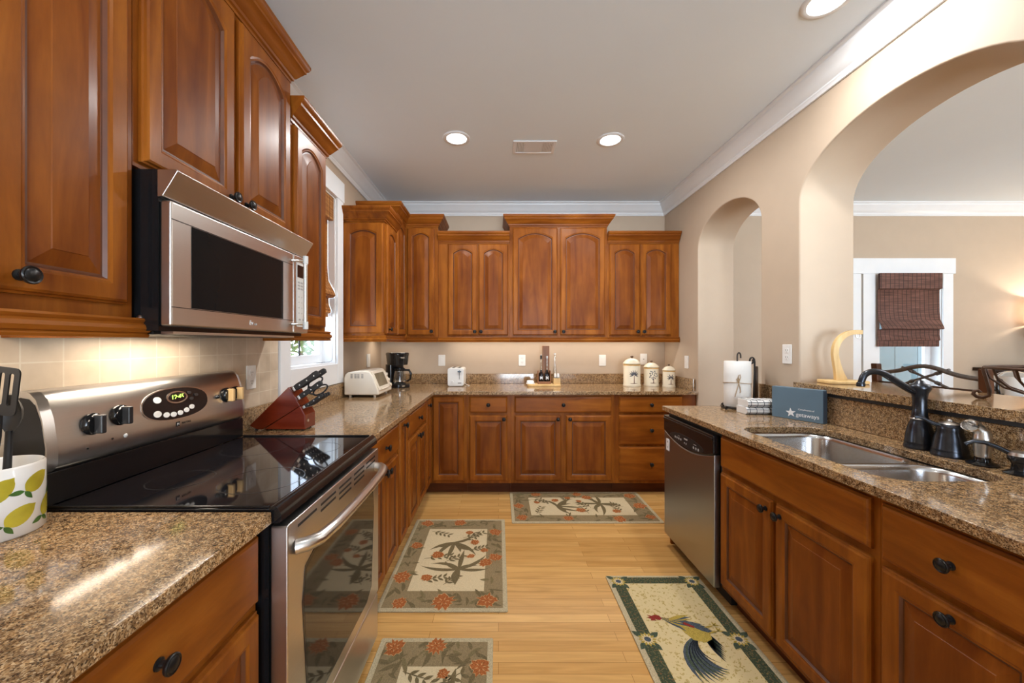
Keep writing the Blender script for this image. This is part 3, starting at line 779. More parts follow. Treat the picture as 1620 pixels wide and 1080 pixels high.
tag(box(XL + 0.009, XL + 0.029, 0.34, 0.953, SP0, SP1).build('backsplash', 'granite', bevel=0.002),
    'low granite upstand behind the lemon crock left of the stove', 'backsplash')
# peninsula top with its two sink cutouts
SX0, SX1 = 1.182, 1.590
def bowl_outline(y0, y1, r=0.085, grow=0.0):
    return rrect((SX0 + SX1) / 2, (y0 + y1) / 2, SX1 - SX0 + 2 * grow, y1 - y0 + 2 * grow, r + grow, 7)
cut = rrect((SX0 + SX1) / 2, (1.165 + 1.925) / 2, SX1 - SX0, 0.76, 0.10, 8)
slab('countertop', 'brown granite countertop of the sink peninsula on the right', 'countertop',
     [(1.096, 0.34), (XR - 0.0225, 0.34), (XR - 0.0225, 2.583), (1.096, 2.583)], CT0, CT1, holes=[cut])
tag(MB().box(XR - 0.022, XR - 0.001, 2.232, 2.545, SP0, 1.068).box(XR - 0.022, XR - 0.001, 0.34, 2.2315, SP0, 1.054).build('backsplash', 'granite', bevel=0.002),
    'tall granite backsplash behind the faucet under the raised bar', 'backsplash')
tag(MB().prism([(1.700, 1.170), (1.739, 1.170), (1.739, 1.168), (2.175, 1.168), (2.175, 2.224), (1.700, 2.224)], 1.072, 1.110).build('breakfast_bar', 'granite', bevel=0.004),
    'raised granite bar top set into the large arch', 'bar top')
tag(box(1.712, 2.05, 1.172, 2.222, 1.0555, 1.0715).build('bar_support', 'black_matte', smooth=0), 'thin dark support strip under the raised bar top', 'bar support')

# ------------------------------------------------------------------ sink
t = thing('sink', 'double bowl stainless steel undermount sink in the peninsula counter', 'sink', ((SX0 + SX1) / 2, 1.545, 0))
ox, oy = (SX0 + SX1) / 2, 1.545
def bowl(y0, y1, depth):
    b = MB(); rings = []
    for g_, z, r in ((0.006, CT0 - 0.002, 0.085), (-0.002, CT0 - 0.006, 0.085), (-0.006, CT0 - 0.02, 0.085), (-0.012, CT0 - depth + 0.03, 0.085), (-0.022, CT0 - depth + 0.008, 0.08), (-0.045, CT0 - depth, 0.06)):
        w_, h_ = SX1 - SX0 + 2 * g_, y1 - y0 + 2 * g_
        rings.append([(p[0] - ox, p[1] - oy, z) for p in rrect((SX0 + SX1) / 2, (y0 + y1) / 2, w_, h_, r, 7)])
    b.loft(rings, False, True)
    return b
for y0, y1, dep in ((1.448, 1.918, 0.20), (1.172, 1.425, 0.17)):
    bo = bowl(y0, y1, dep).build('bowl', 'steel_sink', t, smooth=50, solid=False)
    for p_ in bo.data.polygons: pass
    MB().lathe([(0.001, 0.002), (0.022, 0.0025), (0.038, 0.004), (0.043, 0.0015), (0.043, 0.0)], (0, (y0 + y1) / 2 - oy, CT0 - dep + 0.0005), 'z', 24, cap=False).build('drain', 'chrome', bo)
MB().prism([(q[0] - ox, q[1] - oy) for q in rrect((SX0 + SX1) / 2, 1.545, SX1 - SX0 + 0.03, 0.79, 0.11, 8)], CT0 - 0.0045, CT0 - 0.0025, 'xy', holes=[[(q[0] - ox, q[1] - oy) for q in bowl_outline(1.448, 1.918, grow=0.004)], [(q[0] - ox, q[1] - oy) for q in bowl_outline(1.172, 1.425, grow=0.004)]]).build('rim', 'steel_sink', t, smooth=0)
MB().box(-0.19, 0.19, 1.4255 - oy, 1.4475 - oy, CT0 - 0.03, CT0 - 0.006).build('divider', 'steel_sink', t, bevel=0.005, seg=3)

# ---- faucet group
DK = 'bronze'
def ring_prof(*a): return list(a)
FX, FY = 1.672, 1.530
t = thing('faucet', 'dark bronze bell-shaped faucet with long curved spout over sink', 'faucet', (FX, FY, CT1))
MB().lathe([(0.046, 0.0), (0.047, 0.010), (0.044, 0.018), (0.045, 0.022), (0.043, 0.030), (0.041, 0.055), (0.034, 0.090), (0.026, 0.112), (0.027, 0.116),
            (0.027, 0.122), (0.024, 0.126), (0.021, 0.160), (0.021, 0.195), (0.025, 0.220), (0.033, 0.236), (0.034, 0.246), (0.028, 0.254), (0.016, 0.258), (0.012, 0.268), (0.004, 0.272), (0.0, 0.273)],
           (0, 0, 0), 'z', 32, cap=False).build('body', DK, t, smooth=50)
MB().lathe([(0.0275, 0.0), (0.029, 0.003), (0.0275, 0.006)], (0, 0, 0.116), 'z', 32, cap=False).build('collar_ring', 'nickel', t)
def spline(cl, m=4):
    out = []
    for k in range(len(cl) - 1):
        for q in range(m):
            u = q / m; p0, p1 = cl[max(k - 1, 0)], cl[k]; p2, p3 = cl[k + 1], cl[min(k + 2, len(cl) - 1)]
            out.append(tuple(0.5 * (2 * p1[i] + (p2[i] - p0[i]) * u + (2 * p0[i] - 5 * p1[i] + 4 * p2[i] - p3[i]) * u * u + (3 * p1[i] - p0[i] - 3 * p2[i] + p3[i]) * u ** 3) for i in range(len(p1))))
    out.append(tuple(cl[-1])); return out
sp = spline([(0.0, 0, 0.222), (-0.030, 0.002, 0.230), (-0.079, 0.005, 0.259), (-0.131, 0.008, 0.293), (-0.172, 0.010, 0.304), (-0.207, 0.012, 0.291), (-0.221, 0.013, 0.258)])
MB().tube(sp, [0.014 - 0.003 * k / 24 for k in range(25)], 14).build('spout', DK, t, smooth=60)
MB().lathe([(0.0, -0.012), (0.0135, -0.012), (0.0145, -0.006), (0.0135, 0.002), (0.011, 0.006)], (-0.222, 0.013, 0.256), 'z', 20, cap=False).build('aerator', DK, t)
HX, HY = 1.668, 1.425
t = thing('mixer_valve', 'dark bronze lever valve with arched handle right of the faucet', 'faucet handle', (HX, HY, CT1))
MB().lathe([(0.050, 0.0), (0.051, 0.010), (0.047, 0.018), (0.048, 0.022), (0.046, 0.030), (0.040, 0.070), (0.034, 0.092), (0.035, 0.097), (0.034, 0.101),
            (0.035, 0.108), (0.030, 0.118), (0.018, 0.124), (0.010, 0.127), (0.007, 0.134), (0.0, 0.136)], (0, 0, 0), 'z', 32, cap=False).build('body', DK, t, smooth=50)
MB().lathe([(0.030, 0.0), (0.026, 0.004), (0.014, 0.008), (0.009, 0.010), (0.009, 0.013), (0.005, 0.017), (0.0, 0.018)], (0, 0, 0.119), 'z', 24, cap=False).build('cap', 'nickel', t)
MB().tube([(-0.02, 0.012, 0.110), (-0.034, 0.022, 0.116), (-0.046, 0.030, 0.124), (-0.056, 0.038, 0.132), (-0.064, 0.045, 0.136), (-0.074, 0.052, 0.135)],
          [0.009, 0.0075, 0.0065, 0.006, 0.0065, 0.007], 12).build('lever', DK, t, smooth=60)
t = thing('side_sprayer', 'nickel side sprayer with angled head on black base, beside faucet', 'sprayer', (1.660, 1.322, CT1))
MB().lathe([(0.038, 0.0), (0.039, 0.004), (0.030, 0.010), (0.020, 0.014), (0.018, 0.030), (0.016, 0.032)], (0, 0, 0), 'z', 28, cap=False).build('base', 'black', t, smooth=50)
MB().lathe([(0.018, 0.026), (0.020, 0.034), (0.019, 0.040), (0.021, 0.046), (0.0215, 0.085), (0.0225, 0.088), (0.0215, 0.092), (0.019, 0.110), (0.016, 0.118), (0.0, 0.121)], (0, 0, 0), 'z', 28, cap=False).build('body', 'nickel', t, smooth=50)
MB().tube([(0.004, 0, 0.098), (-0.004, 0.004, 0.116), (-0.018, 0.006, 0.132), (-0.034, 0.006, 0.140), (-0.042, 0.004, 0.136)], [0.018, 0.0185, 0.0165, 0.016, 0.018], 16).build('spray_neck', 'nickel', t, smooth=60)
rm = Matrix.Rotation(math.radians(-118), 3, 'Y') 
MB().lathe([(0.012, -0.006), (0.021, 0.0), (0.021, 0.007), (0.015, 0.009), (0.0, 0.009)], (-0.043, 0.0, 0.135), 'z', 24, cap=False, rot=Matrix.Rotation(math.radians(25), 3, 'Z') @ rm).build('spray_face', 'chrome', t)
t = thing('soap_dispenser', 'black soap dispenser with curved pump spout at right of the sprayer', 'soap dispenser', (1.655, 1.222, CT1))
MB().lathe([(0.036, 0.0), (0.037, 0.004), (0.028, 0.009), (0.020, 0.014), (0.018, 0.032), (0.022, 0.040), (0.027, 0.046), (0.027, 0.058), (0.023, 0.066), (0.012, 0.070), (0.0, 0.071)], (0, 0, 0), 'z', 28, cap=False).build('body', 'black', t, smooth=50)
MB().lathe([(0.0275, 0.0), (0.024, 0.010), (0.013, 0.014), (0.0, 0.015)], (0, 0, 0.060), 'z', 24, cap=False).build('cap', 'nickel', t)
MB().tube([(-0.012, 0.012, 0.062), (-0.03, 0.03, 0.078), (-0.05, 0.05, 0.089), (-0.07, 0.066, 0.089), (-0.084, 0.076, 0.078)], [0.008, 0.007, 0.0065, 0.006, 0.006], 12).build('spout', DK, t, smooth=60)

# ------------------------------------------------------------------ dishwasher (local: x along from the far end, -y to the aisle)
t = thing('dishwasher', 'stainless dishwasher with black control panel at the far end of peninsula', 'dishwasher', (RF, 2.560, 0), -PI / 2)
box(0.002, 0.612, 0.005, 0.56, 0.10, CT0 - 0.003).build('body', 'black_matte', t, smooth=0)
box(0.012, 0.600, 0.055, 0.10, 0.0, 0.098).build('toe_panel', 'black_matte', t, smooth=0)
# steel door and black panel with the smile-shaped join
N = 20
smile = [(0.008 + 0.588 * k / N, 0.765 - 0.052 * (1 - (2 * k / N - 1) ** 2)) for k in range(N + 1)]
MB().prism([(0.008, 0.085), (0.596, 0.085)] + list(reversed([(x, z - 0.002) for x, z in smile])), -0.030, 0.004, 'xz').build('door', 'steel_dw', t, smooth=30, bevel=0.006, seg=3)
cpn = MB().prism(smile + [(0.596, 0.862), (0.008, 0.862)], -0.034, 0.004, 'xz').build('control_panel', 'black', t, smooth=30, bevel=0.006, seg=3)
MB().box(0.012, 0.592, -0.0385, -0.033, 0.835, 0.848).build('handle_lip', 'black', t, bevel=0.002)
lens = [(0.302 + 0.20 * math.cos(a), 0.757 + (0.034 if math.sin(a) > 0 else 0.034) * math.sin(a)) for a in [2 * PI * k / 28 for k in range(28)]]
MB().prism(lens, -0.0352, -0.033, 'xz').build('button_inlay', 'black_matte', cpn, smooth=0)
for cx_, cz_, r_ in [(0.178 + 0.024 * k, 0.757, 0.007) for k in range(4)] + [(0.400 + 0.026 * k, 0.748, 0.0075) for k in range(3)]:
    MB().prism([(cx_ + r_ * math.cos(a), cz_ + r_ * math.sin(a)) for a in [2 * PI * q / 10 for q in range(10)]], -0.0360, -0.0350, 'xz').build('button', 'grey_mark', cpn, smooth=0)
for q in ((0.290, 0.330, 0.768, 0.776), (0.292, 0.298, 0.744, 0.752), (0.312, 0.320, 0.742, 0.752), (0.215, 0.235, 0.771, 0.774), (0.400, 0.430, 0.765, 0.768)):
    box(q[0], q[1], -0.0360, -0.0350, q[2], q[3]).build('panel_mark', 'grey_mark', cpn, smooth=0)
MB().box(0.040, 0.085, -0.0312, -0.0295, 0.640, 0.715).build('magnet_label', 'print', t, smooth=0)
mk = MB(); mk.box(0.055, 0.068, -0.0318, -0.0311, 0.690, 0.703); mk.box(0.057, 0.066, -0.0318, -0.0311, 0.655, 0.668)
mk.build('label_mark', 'grey_mark', t, smooth=0)

# ------------------------------------------------------------------ range (local x away from the viewer, -y to the aisle)
RY0, RY1 = 0.962, 1.706; RW = RY1 - RY0
RFX = -0.575
t = thing('electric_range', 'stainless electric range with black glass cooktop against the tiled wall', 'stove', (RFX, RY0, 0), PI / 2)
DP = RFX - XL - 0.012
box(0.003, RW - 0.003, 0.0, DP, 0.03, 0.895).build('body', 'black', t, smooth=0)
MB().box(0.05, 0.09, 0.05, 0.09, 0, 0.03).box(RW - 0.09, RW - 0.05, 0.05, 0.09, 0, 0.03).box(0.05, 0.09, DP - 0.1, DP - 0.06, 0, 0.03).box(RW - 0.09, RW - 0.05, DP - 0.1, DP - 0.06, 0, 0.03).build('feet', 'black_matte', t, smooth=0)
ck = MB().box(-0.004, RW + 0.002, -0.005, DP - 0.09, 0.896, 0.921).build('cooktop', 'black_glass', t, bevel=0.004)
for xa, xb in ((-0.004, 0.004), (RW - 0.006, RW + 0.002)): box(xa, xb, -0.004, DP - 0.09, 0.9213, 0.927).build('cooktop_trim', 'black', ck, bevel=0.002)
# black bull-nose front lip
pr = [(-0.004, 0.922), (-0.016, 0.927), (-0.026, 0.922), (-0.034, 0.908), (-0.038, 0.890), (-0.030, 0.884), (-0.004, 0.884)]
MB().loft([[(x, y, z) for y, z in pr] for x in (-0.004, RW + 0.002)]).build('front_lip', 'black', t, smooth=50)
def circ(cx, cy, r0, r1, z, n=40):
    b = MB()
    for a, b_ in zip(range(n), list(range(1, n)) + [0]):
        q = [(cx + r * math.cos(2 * PI * k / n), cy + r * math.sin(2 * PI * k / n)) for k, r in ((a, r0), (a, r1), (b_, r1), (b_, r0))]
        b.flat(q, z)
    return b
for cx, cy, r in ((0.20, 0.135, 0.115), (0.55, 0.135, 0.085), (0.20, 0.38, 0.085), (0.55, 0.38, 0.115)):
    circ(cx, cy, r - 0.003, r, 0.9213).build('burner_ring', 'ring', ck, smooth=0, solid=False)
# oven door
dz0, dz1 = 0.245, 0.872
od = MB().prism(rrect(RW / 2, (dz0 + dz1) / 2, RW - 0.012, dz1 - dz0, 0.008, 3), -0.046, -0.002, 'xz')
od = od.build('oven_door', 'steel', t, smooth=30, bevel=0.004)
# pointed window: narrow at bottom, widening towards the top
wp = [(0.165, 0.300), (0.58, 0.300), (0.635, 0.33), (0.665, 0.63), (0.655, 0.715), (0.60, 0.735), (0.15, 0.735), (0.10, 0.715), (0.085, 0.63), (0.115, 0.33)]
MB().prism(wp, -0.0475, -0.046, 'xz').build('window', 'door_glass', od, smooth=0)
wf = MB().prism([(RW / 2 - 0.003 + (x - RW / 2 + 0.003) * 1.03, 0.5175 + (z - 0.5175) * 1.04) for x, z in wp], -0.0472, -0.046, 'xz', holes=[wp])
wf.build('window_frame', 'black', od, smooth=0)
vs = MB()
for k in range(5):
    x0 = 0.055 + k * 0.132
    for q in range(1 if k in (0,) else 3 if k in (2, 3) else 2):
        vs.box(x0, x0 + 0.105, -0.0468, -0.0455, 0.846 - q * 0.018, 0.853 - q * 0.018)
vs.build('vent_slots', 'black_matte', od, smooth=0)
hd = [(0.045, -0.046, 0.800), (0.055, -0.070, 0.802), (0.085, -0.092, 0.804), (0.16, -0.104, 0.806), (0.30, -0.110, 0.808), (0.44, -0.110, 0.808), (0.58, -0.104, 0.806), (0.66, -0.092, 0.804), (0.69, -0.070, 0.802), (0.70, -0.046, 0.800)]
MB().tube(hd, [0.019, 0.019, 0.0175, 0.016, 0.015, 0.015, 0.016, 0.0175, 0.019, 0.019], 16).build('handle', 'nickel', od, smooth=60)
dr = MB().prism(rrect(RW / 2, 0.14, RW - 0.012, 0.19, 0.008, 3), -0.044, -0.002, 'xz').build('storage_drawer', 'steel', t, smooth=30, bevel=0.006)
# backguard
bgp = [(DP - 0.085, 1.005), (DP - 0.098, 1.02), (DP - 0.100, 1.06), (DP - 0.088, 1.14), (DP - 0.072, 1.19), (DP - 0.055, 1.207), (DP - 0.03, 1.212), (DP - 0.004, 1.205), (DP - 0.004, 1.005)]
bgd = MB().loft([[(x, y, z) for y, z in bgp] for x in (0.018, RW - 0.018)]).build('backguard', 'steel', t, smooth=50)
for x0, x1 in ((-0.002, 0.018), (RW - 0.018, RW + 0.002)):
    MB().loft([[(x, y + 0.006 if abs(x - (RW / 2)) > RW / 2 - 0.01 else y, z) for y, z in bgp] for x in (x0, x1)]).build('end_cap', 'steel' if x0 > 0 else 'steel', bgd, smooth=50)
capn = [(y * 0.86 + (DP - 0.05) * 0.14 + 0.004, 1.108 + (z - 1.108) * 0.84) for y, z in bgp]
MB().loft([[(x, y, z) for y, z in capn] for x in (-0.0028, -0.0015)]).build('side_inset', 'black', bgd, smooth=50)
box(0.0, RW - 0.002, DP - 0.09, DP - 0.002, 0.9215, 1.0045).build('riser', 'black', t, bevel=0.003)
# face frame of the sloped panel: y as function of z
def bgy(z):
    pts = [(1.02, DP - 0.098), (1.06, DP - 0.100), (1.14, DP - 0.088), (1.19, DP - 0.072)]
    for (z0, y0), (z1, y1) in zip(pts[:-1], pts[1:]):
        if z <= z1: return y0 + (y1 - y0) * (z - z0) / (z1 - z0)
    return pts[-1][1]
def on_panel(pts2, off0, off1):
    b = MB(); b.loft([[(x, bgy(z) - off0, z) for x, z in pts2], [(x, bgy(z) - off1, z) for x, z in pts2]]); return b
def ell(cx, cz, a, bb, n=32, pw=1.0):
    out = []
    for k in range(n):
        th = 2 * PI * k / n; c_, s_ = math.cos(th), math.sin(th)
        out.append((cx + a * math.copysign(abs(c_) ** pw, c_), cz + bb * math.copysign(abs(s_) ** pw, s_)))
    return out
pane = on_panel(ell(0.392, 1.122, 0.135, 0.052, pw=0.85), -0.002, 0.0035).build('control_display', 'black', bgd, smooth=40)
on_panel(ell(0.392, 1.122, 0.139, 0.055, pw=0.85), -0.002, 0.0022).build('display_bezel', 'nickel', bgd, smooth=40)
on_panel(ell(0.392, 1.143, 0.044, 0.021), 0.0030, 0.0042).build('clock_bezel', 'nickel', pane, smooth=0)
on_panel(ell(0.392, 1.143, 0.037, 0.0165), 0.0036, 0.0046).build('clock_window', 'black_glass', pane, smooth=0)
for cx, cz, a in ((0.312, 1.143, 0.0145), (0.305, 1.098, 0.0145), (0.338, 1.090, 0.012), (0.366, 1.087, 0.012), (0.394, 1.088, 0.0115), (0.422, 1.093, 0.0115), (0.447, 1.101, 0.0115)):
    on_panel(ell(cx, cz, a, a * 0.72, 16), 0.003, 0.0048).build('button', 'panel_white', pane, smooth=40)
for cx, cz in ((0.448, 1.152), (0.452, 1.130), (0.476, 1.141)):
    on_panel(ell(cx, cz, 0.009, 0.006, 14), 0.003, 0.0042).build('button', 'ring', pane, smooth=40)
RX = Matrix.Rotation(PI / 2, 4, 'X')
text_part('12:45', 0.024, 'clock_digits', 'green_lcd', pane, Matrix.Translation((0.392, bgy(1.143) - 0.0050, 1.143)) @ RX)
lg = on_panel([(0.375, 1.042), (0.391, 1.042), (0.391, 1.058), (0.375, 1.058)], -0.001, 0.0012).build('logo', 'black', bgd, smooth=0)
text_part('M', 0.012, 'logo_letter', 'panel_white', lg, Matrix.Translation((0.383, bgy(1.05) - 0.0016, 1.050)) @ RX)
text_part('MAYTAG', 0.010, 'logo_text', 'black', bgd, Matrix.Translation((0.4195, bgy(1.05) - 0.0008, 1.050)) @ RX)
for cx, cz in ((0.105, 1.108), (0.185, 1.118), (0.632, 1.118), (0.686, 1.118)):
    kb = MB().lathe([(0.030, 0.0), (0.030, 0.006), (0.024, 0.010), (0.022, 0.016), (0.0, 0.017)], (cx, bgy(cz) + 0.001, cz), 'y', 26, cap=False).build('control_knob', 'black', bgd, smooth=50)
    MB().box(cx - 0.0075, cx + 0.0075, bgy(cz) - 0.036, bgy(cz) - 0.008, cz - 0.026, cz + 0.026).build('grip', 'yellow_tan' if cx > 0.5 else 'ring', kb, bevel=0.004)
MB().lathe([(0.008, 0.0), (0.008, 0.006), (0.005, 0.010), (0.0, 0.011)], (0.580, bgy(1.118), 1.118), 'y', 16, cap=False).build('light_switch', 'black', bgd, smooth=50)
MB().lathe([(0.0065, 0), (0.005, 0.002), (0.0, 0.003)], (0.195, bgy(1.055), 1.055), 'y', 14, cap=False).build('indicator', 'panel_white', bgd)
for xa, za in ((0.155, 1.055), (0.088, 1.045)): MB().lathe([(0.003, 0), (0.003, 0.001), (0.0, 0.0015)], (xa, bgy(za), za), 'y', 12, cap=False).build('indicator', 'black', bgd)

# ------------------------------------------------------------------ microwave
MX = -0.845
t = thing('microwave', 'stainless over-the-range microwave hung under the cherry cabinet', 'microwave', (MX, 0.958, 0), PI / 2)
MD = MX - XL - 0.012; MW = 0.694
box(0.0, MW, 0.0, MD, 1.362, 1.764).build('body', 'black', t, smooth=0)
# flared hood strip on top
hp = [(0.0, 1.694), (-0.014, 1.696), (-0.052, 1.758), (-0.048, 1.762), (0.0, 1.762)]
MB().loft([[(x, y, z) for y, z in hp] for x in (-0.004, MW + 0.002)]).build('vent_hood', 'steel', t, smooth=20, bevel=0.002)
dw = 0.575
md = MB().prism([(0.002, 1.374), (dw, 1.374), (dw, 1.688), (0.002, 1.688)], -0.030, -0.001, 'xz').build('door', 'steel', t, smooth=20, bevel=0.006, seg=3)
MB().prism([(0.066, 1.424), (0.500, 1.424), (0.500, 1.640), (0.066, 1.640)], -0.0312, -0.030, 'xz').build('window', 'mw_glass', md, smooth=0)
MB().box(0.004, dw - 0.004, -0.0306, -0.0295, 1.641, 1.643).box(0.004, dw - 0.004, -0.0306, -0.0295, 1.421, 1.423).build('seam', 'black_matte', md, smooth=0)
cp = MB().prism([(dw + 0.003, 1.374), (MW - 0.002, 1.374), (MW - 0.002, 1.688), (dw + 0.003, 1.688)], -0.030, -0.001, 'xz').build('control_panel', 'steel', t, smooth=20, bevel=0.005)
kp = MB().prism(rrect(0.636, 1.530, 0.076, 0.262, 0.006, 3), -0.0318, -0.0298, 'xz').build('keypad', 'panel_white', cp, smooth=0)
box(0.602, 0.670, -0.0326, -0.0316, 1.600, 1.650).build('display', 'black_glass', kp, smooth=0)
ky = MB()
for r_ in range(3):
    for c_ in range(3): ky.box(0.604 + c_ * 0.023, 0.622 + c_ * 0.023, -0.0323, -0.0317, 1.562 + r_ * 0.0125 - 0.012, 1.570 + r_ * 0.0125 - 0.012)
for r_ in range(4):
    for c_ in range(3): ky.box(0.611 + c_ * 0.023, 0.616 + c_ * 0.023, -0.0323, -0.0317, 1.452 + r_ * 0.022, 1.457 + r_ * 0.022)
ky.box(0.612, 0.628, -0.0323, -0.0317, 1.425, 1.432).box(0.642, 0.660, -0.0323, -0.0317, 1.425, 1.432)
ky.build('keys', 'grey_mark', kp, smooth=0)
hb = MB().tube([(0.588, -0.072, 1.395), (0.588, -0.072, 1.672)], 0.0085, 14).build('handle', 'chrome', md, smooth=50)
MB().tube([(0.588, -0.072, 1.388), (0.588, -0.072, 1.418)], 0.010, 14).tube([(0.588, -0.072, 1.650), (0.588, -0.072, 1.680)], 0.010, 14).build('handle_ends', 'panel_white', hb, smooth=50)
MB().tube([(0.565, -0.030, 1.408), (0.572, -0.05, 1.408), (0.588, -0.068, 1.408)], [0.006, 0.005, 0.005], 10).tube([(0.565, -0.030, 1.660), (0.572, -0.05, 1.660), (0.588, -0.068, 1.660)], [0.006, 0.005, 0.005], 10).build('handle_mounts', 'chrome', hb, smooth=50)
text_part('Ev', 0.021, 'logo_text', 'print', md, Matrix.Translation((0.312, -0.0306, 1.398)) @ RX, shear=0.2)
text_part('en', 0.015, 'logo_text', 'grey_mark', md, Matrix.Translation((0.336, -0.0304, 1.396)) @ RX, shear=0.2)
MB().lathe([(0.006, 0), (0.006, 0.003), (0.0, 0.005)], (0, 0.045, 1.395), 'x', 14, cap=False, rot=Matrix.Rotation(PI, 3, 'Z')).build('screw', 'nickel', t)
MB().box(0.02, MW - 0.05, 0.03, MD - 0.03, 1.354, 1.3615).build('bottom_grille', 'black_matte', t, smooth=0)
MB().box(0.03, MW - 0.08, -0.012, 0.02, 1.355, 1.3615).build('bottom_lip', 'steel', t, smooth=0)

# ------------------------------------------------------------------ ceiling fittings
def can_light(x, y, label, power=15, visible=True):
    t = thing('recessed_ceiling_light', label, 'ceiling light', (x, y, HC), 0, 'recessed ceiling lights')
    MB().lathe([(0.070, -0.001), (0.071, -0.006), (0.080, -0.008), (0.094, -0.005), (0.097, -0.0005)], (0, 0, 0), 'z', 36, cap=False).build('trim_ring', 'white', t, smooth=60)
    MB().lathe([(0.0, -0.003), (0.0705, -0.0025)], (0, 0, 0), 'z', 36, cap=False).build('lens', 'lamp_lens', t, smooth=0)
    l = light('can_lamp', 'AREA', (x, y, HC - 0.010), power, CANC, size=0.14)
    return t
can_light(-0.297, 2.74, 'round recessed ceiling light left of the air vent')
can_light(0.801, 2.76, 'round recessed ceiling light right of the air vent')
can_light(1.40, 1.64, 'round recessed ceiling light nearest the crown moulding over the sink', 12)
can_light(-0.10, 0.55, 'added unseen ceiling light over the stove end of the room', 4)  # out-of-view lamp, added for extra light in the kitchen
can_light(3.9, 1.5, 'added unseen ceiling light over the dining table')  # out of view, added to brighten the dining side
can_light(5.3, 1.9, 'added unseen ceiling light before the sideboard')  # second added dining lamp, also out of view
t = thing('air_vent', 'white rectangular air vent in the ceiling between two recessed lights', 'air vent', (0.264, 2.862, HC))
MB().prism([(-0.157, -0.092), (0.157, -0.092), (0.157, 0.092), (-0.157, 0.092)], -0.008, -0.0005, 'xy', holes=[[(-0.135, -0.070), (0.135, -0.070), (0.135, 0.070), (-0.135, 0.070)]]).build('frame', 'white', t, bevel=0.003)
box(-0.135, 0.135, -0.070, 0.070, -0.003, -0.001).build('backing', 'slot', t, smooth=0)
lv = MB()
for k in range(24):
    x = -0.1315 + k * 0.0114; a = 0.0042 if k < 12 else -0.0042
    if 6 <= k < 17: lv.box(x - 0.0062, x + 0.0062, -0.069, 0.069, -0.0065, -0.0055)
    else: lv.loft([[(x - a, -0.069, -0.007), (x + a, -0.069, -0.0035), (x + a + 0.001, -0.069, -0.0035), (x - a + 0.001, -0.069, -0.007)],
                   [(x - a, 0.069, -0.007), (x + a, 0.069, -0.0035), (x + a + 0.001, 0.069, -0.0035), (x - a + 0.001, 0.069, -0.007)]])
lv.build('louvres', 'white', t, smooth=0)

# ------------------------------------------------------------------ wall plates
def wall_plate(label, kind, loc, rz):
    t = thing('wall_' + ('switch' if kind == 's' else 'outlet'), label, 'light switch' if kind == 's' else 'outlet', loc, rz, 'white wall plates')
    MB().prism(rrect(0, 0, 0.072, 0.116, 0.005, 3), -0.006, -0.0005, 'xz').build('plate', 'plastic', t, smooth=0, bevel=0.002)
    if kind == 'o':
        for z in (0.021, -0.021):
            r = MB().prism(rrect(0, z, 0.030, 0.032, 0.010, 4), -0.0075, -0.0059, 'xz').build('receptacle', 'plastic', t, smooth=0)
            MB().box(-0.008, -0.0055, -0.0079, -0.0074, z - 0.002, z + 0.007).box(0.0055, 0.008, -0.0079, -0.0074, z - 0.002, z + 0.007).box(-0.002, 0.002, -0.0079, -0.0074, z - 0.011, z - 0.007).build('slots', 'slot', r, smooth=0)
    elif kind == 's':
        MB().prism(rrect(0, 0, 0.033, 0.066, 0.003, 3), -0.0085, -0.0059, 'xz').build('rocker', 'plastic', t, smooth=0, bevel=0.002)
    else:
        MB().lathe([(0.005, 0), (0.005, 0.0015), (0.0, 0.002)], (0, -0.006, 0), 'y', 12, cap=False).build('jack', 'slot', t)
    return t
wall_plate('white wall switch on back wall between coffee maker and toaster', 's', (-0.593, YB, 1.156), 0)
wall_plate('white double outlet on back wall left of the bottle rack', 'o', (0.248, YB, 1.156), 0)
wall_plate('white rocker switch on back wall between bottle rack and canisters', 's', (1.089, YB, 1.156), 0)
wall_plate('white cable plate on back wall behind the palm tree canisters', 'j', (1.52, YB, 1.168), 0)
wall_plate('white switch plate on the right wall next to the small arch', 's', (XR, 3.56, 1.160), -PI / 2)
wall_plate('white double outlet on the pillar between the two arches', 'o', (XR, 2.32, 1.268), -PI / 2)
wall_plate('white double outlet on the tiled wall between stove and window', 'o', (XL + 0.008, 1.90, 1.165), PI / 2)
t = thing('wall_switch', 'white switch plate on left wall above the cream toaster oven', 'light switch', (XL, 3.64, 1.17), PI / 2, 'white wall plates')
MB().prism(rrect(0, 0, 0.085, 0.125, 0.005, 3), -0.007, -0.0005, 'xz').build('plate', 'plastic', t, smooth=0, bevel=0.002)
MB().prism(rrect(0, 0, 0.033, 0.066, 0.003, 3), -0.0095, -0.0069, 'xz').build('rocker', 'plastic', t, smooth=0)

# ------------------------------------------------------------------ roman shades
def roman(name, label, width, z_top, folds, m, loc, rz):
    """folds: list of (depth towards the room, height) running from the top down"""
    t = thing(name, label, 'window shade', loc, rz)
    n = 10; rings = []
    prof = folds + [(d - 0.004, z) for d, z in reversed(folds)]
    MB().loft([[(x, -d, z) for d, z in prof] for x in [width * k / n for k in range(n + 1)]]).build('shade_cloth', m, t, smooth=50)
    return t
HT = CT1
def fold_stack(z0, z1):  # a hanging bulge
    return [(0.02 + 0.045 * math.sin(PI * k / 8) ** 1.0, z0 + (z1 - z0) * k / 8) for k in range(9)]
prof = [(0.030, 2.055), (0.035, 1.90), (0.036, 1.899), (0.022, 1.885), (0.024, 1.66), (0.030, 1.58), (0.060, 1.51), (0.068, 1.485), (0.055, 1.478), (0.025, 1.478),
        (0.024, 1.42), (0.030, 1.372), (0.028, 1.364), (0.020, 1.362), (0.020, 1.325), (0.018, 1.30)]
t = roman('roman_shade', 'reddish brown woven roman shade folded halfway down the dining window', 0.64, 2.05, prof, 'bamboo_dark', (3.925, YB - 0.028, 0), 0)
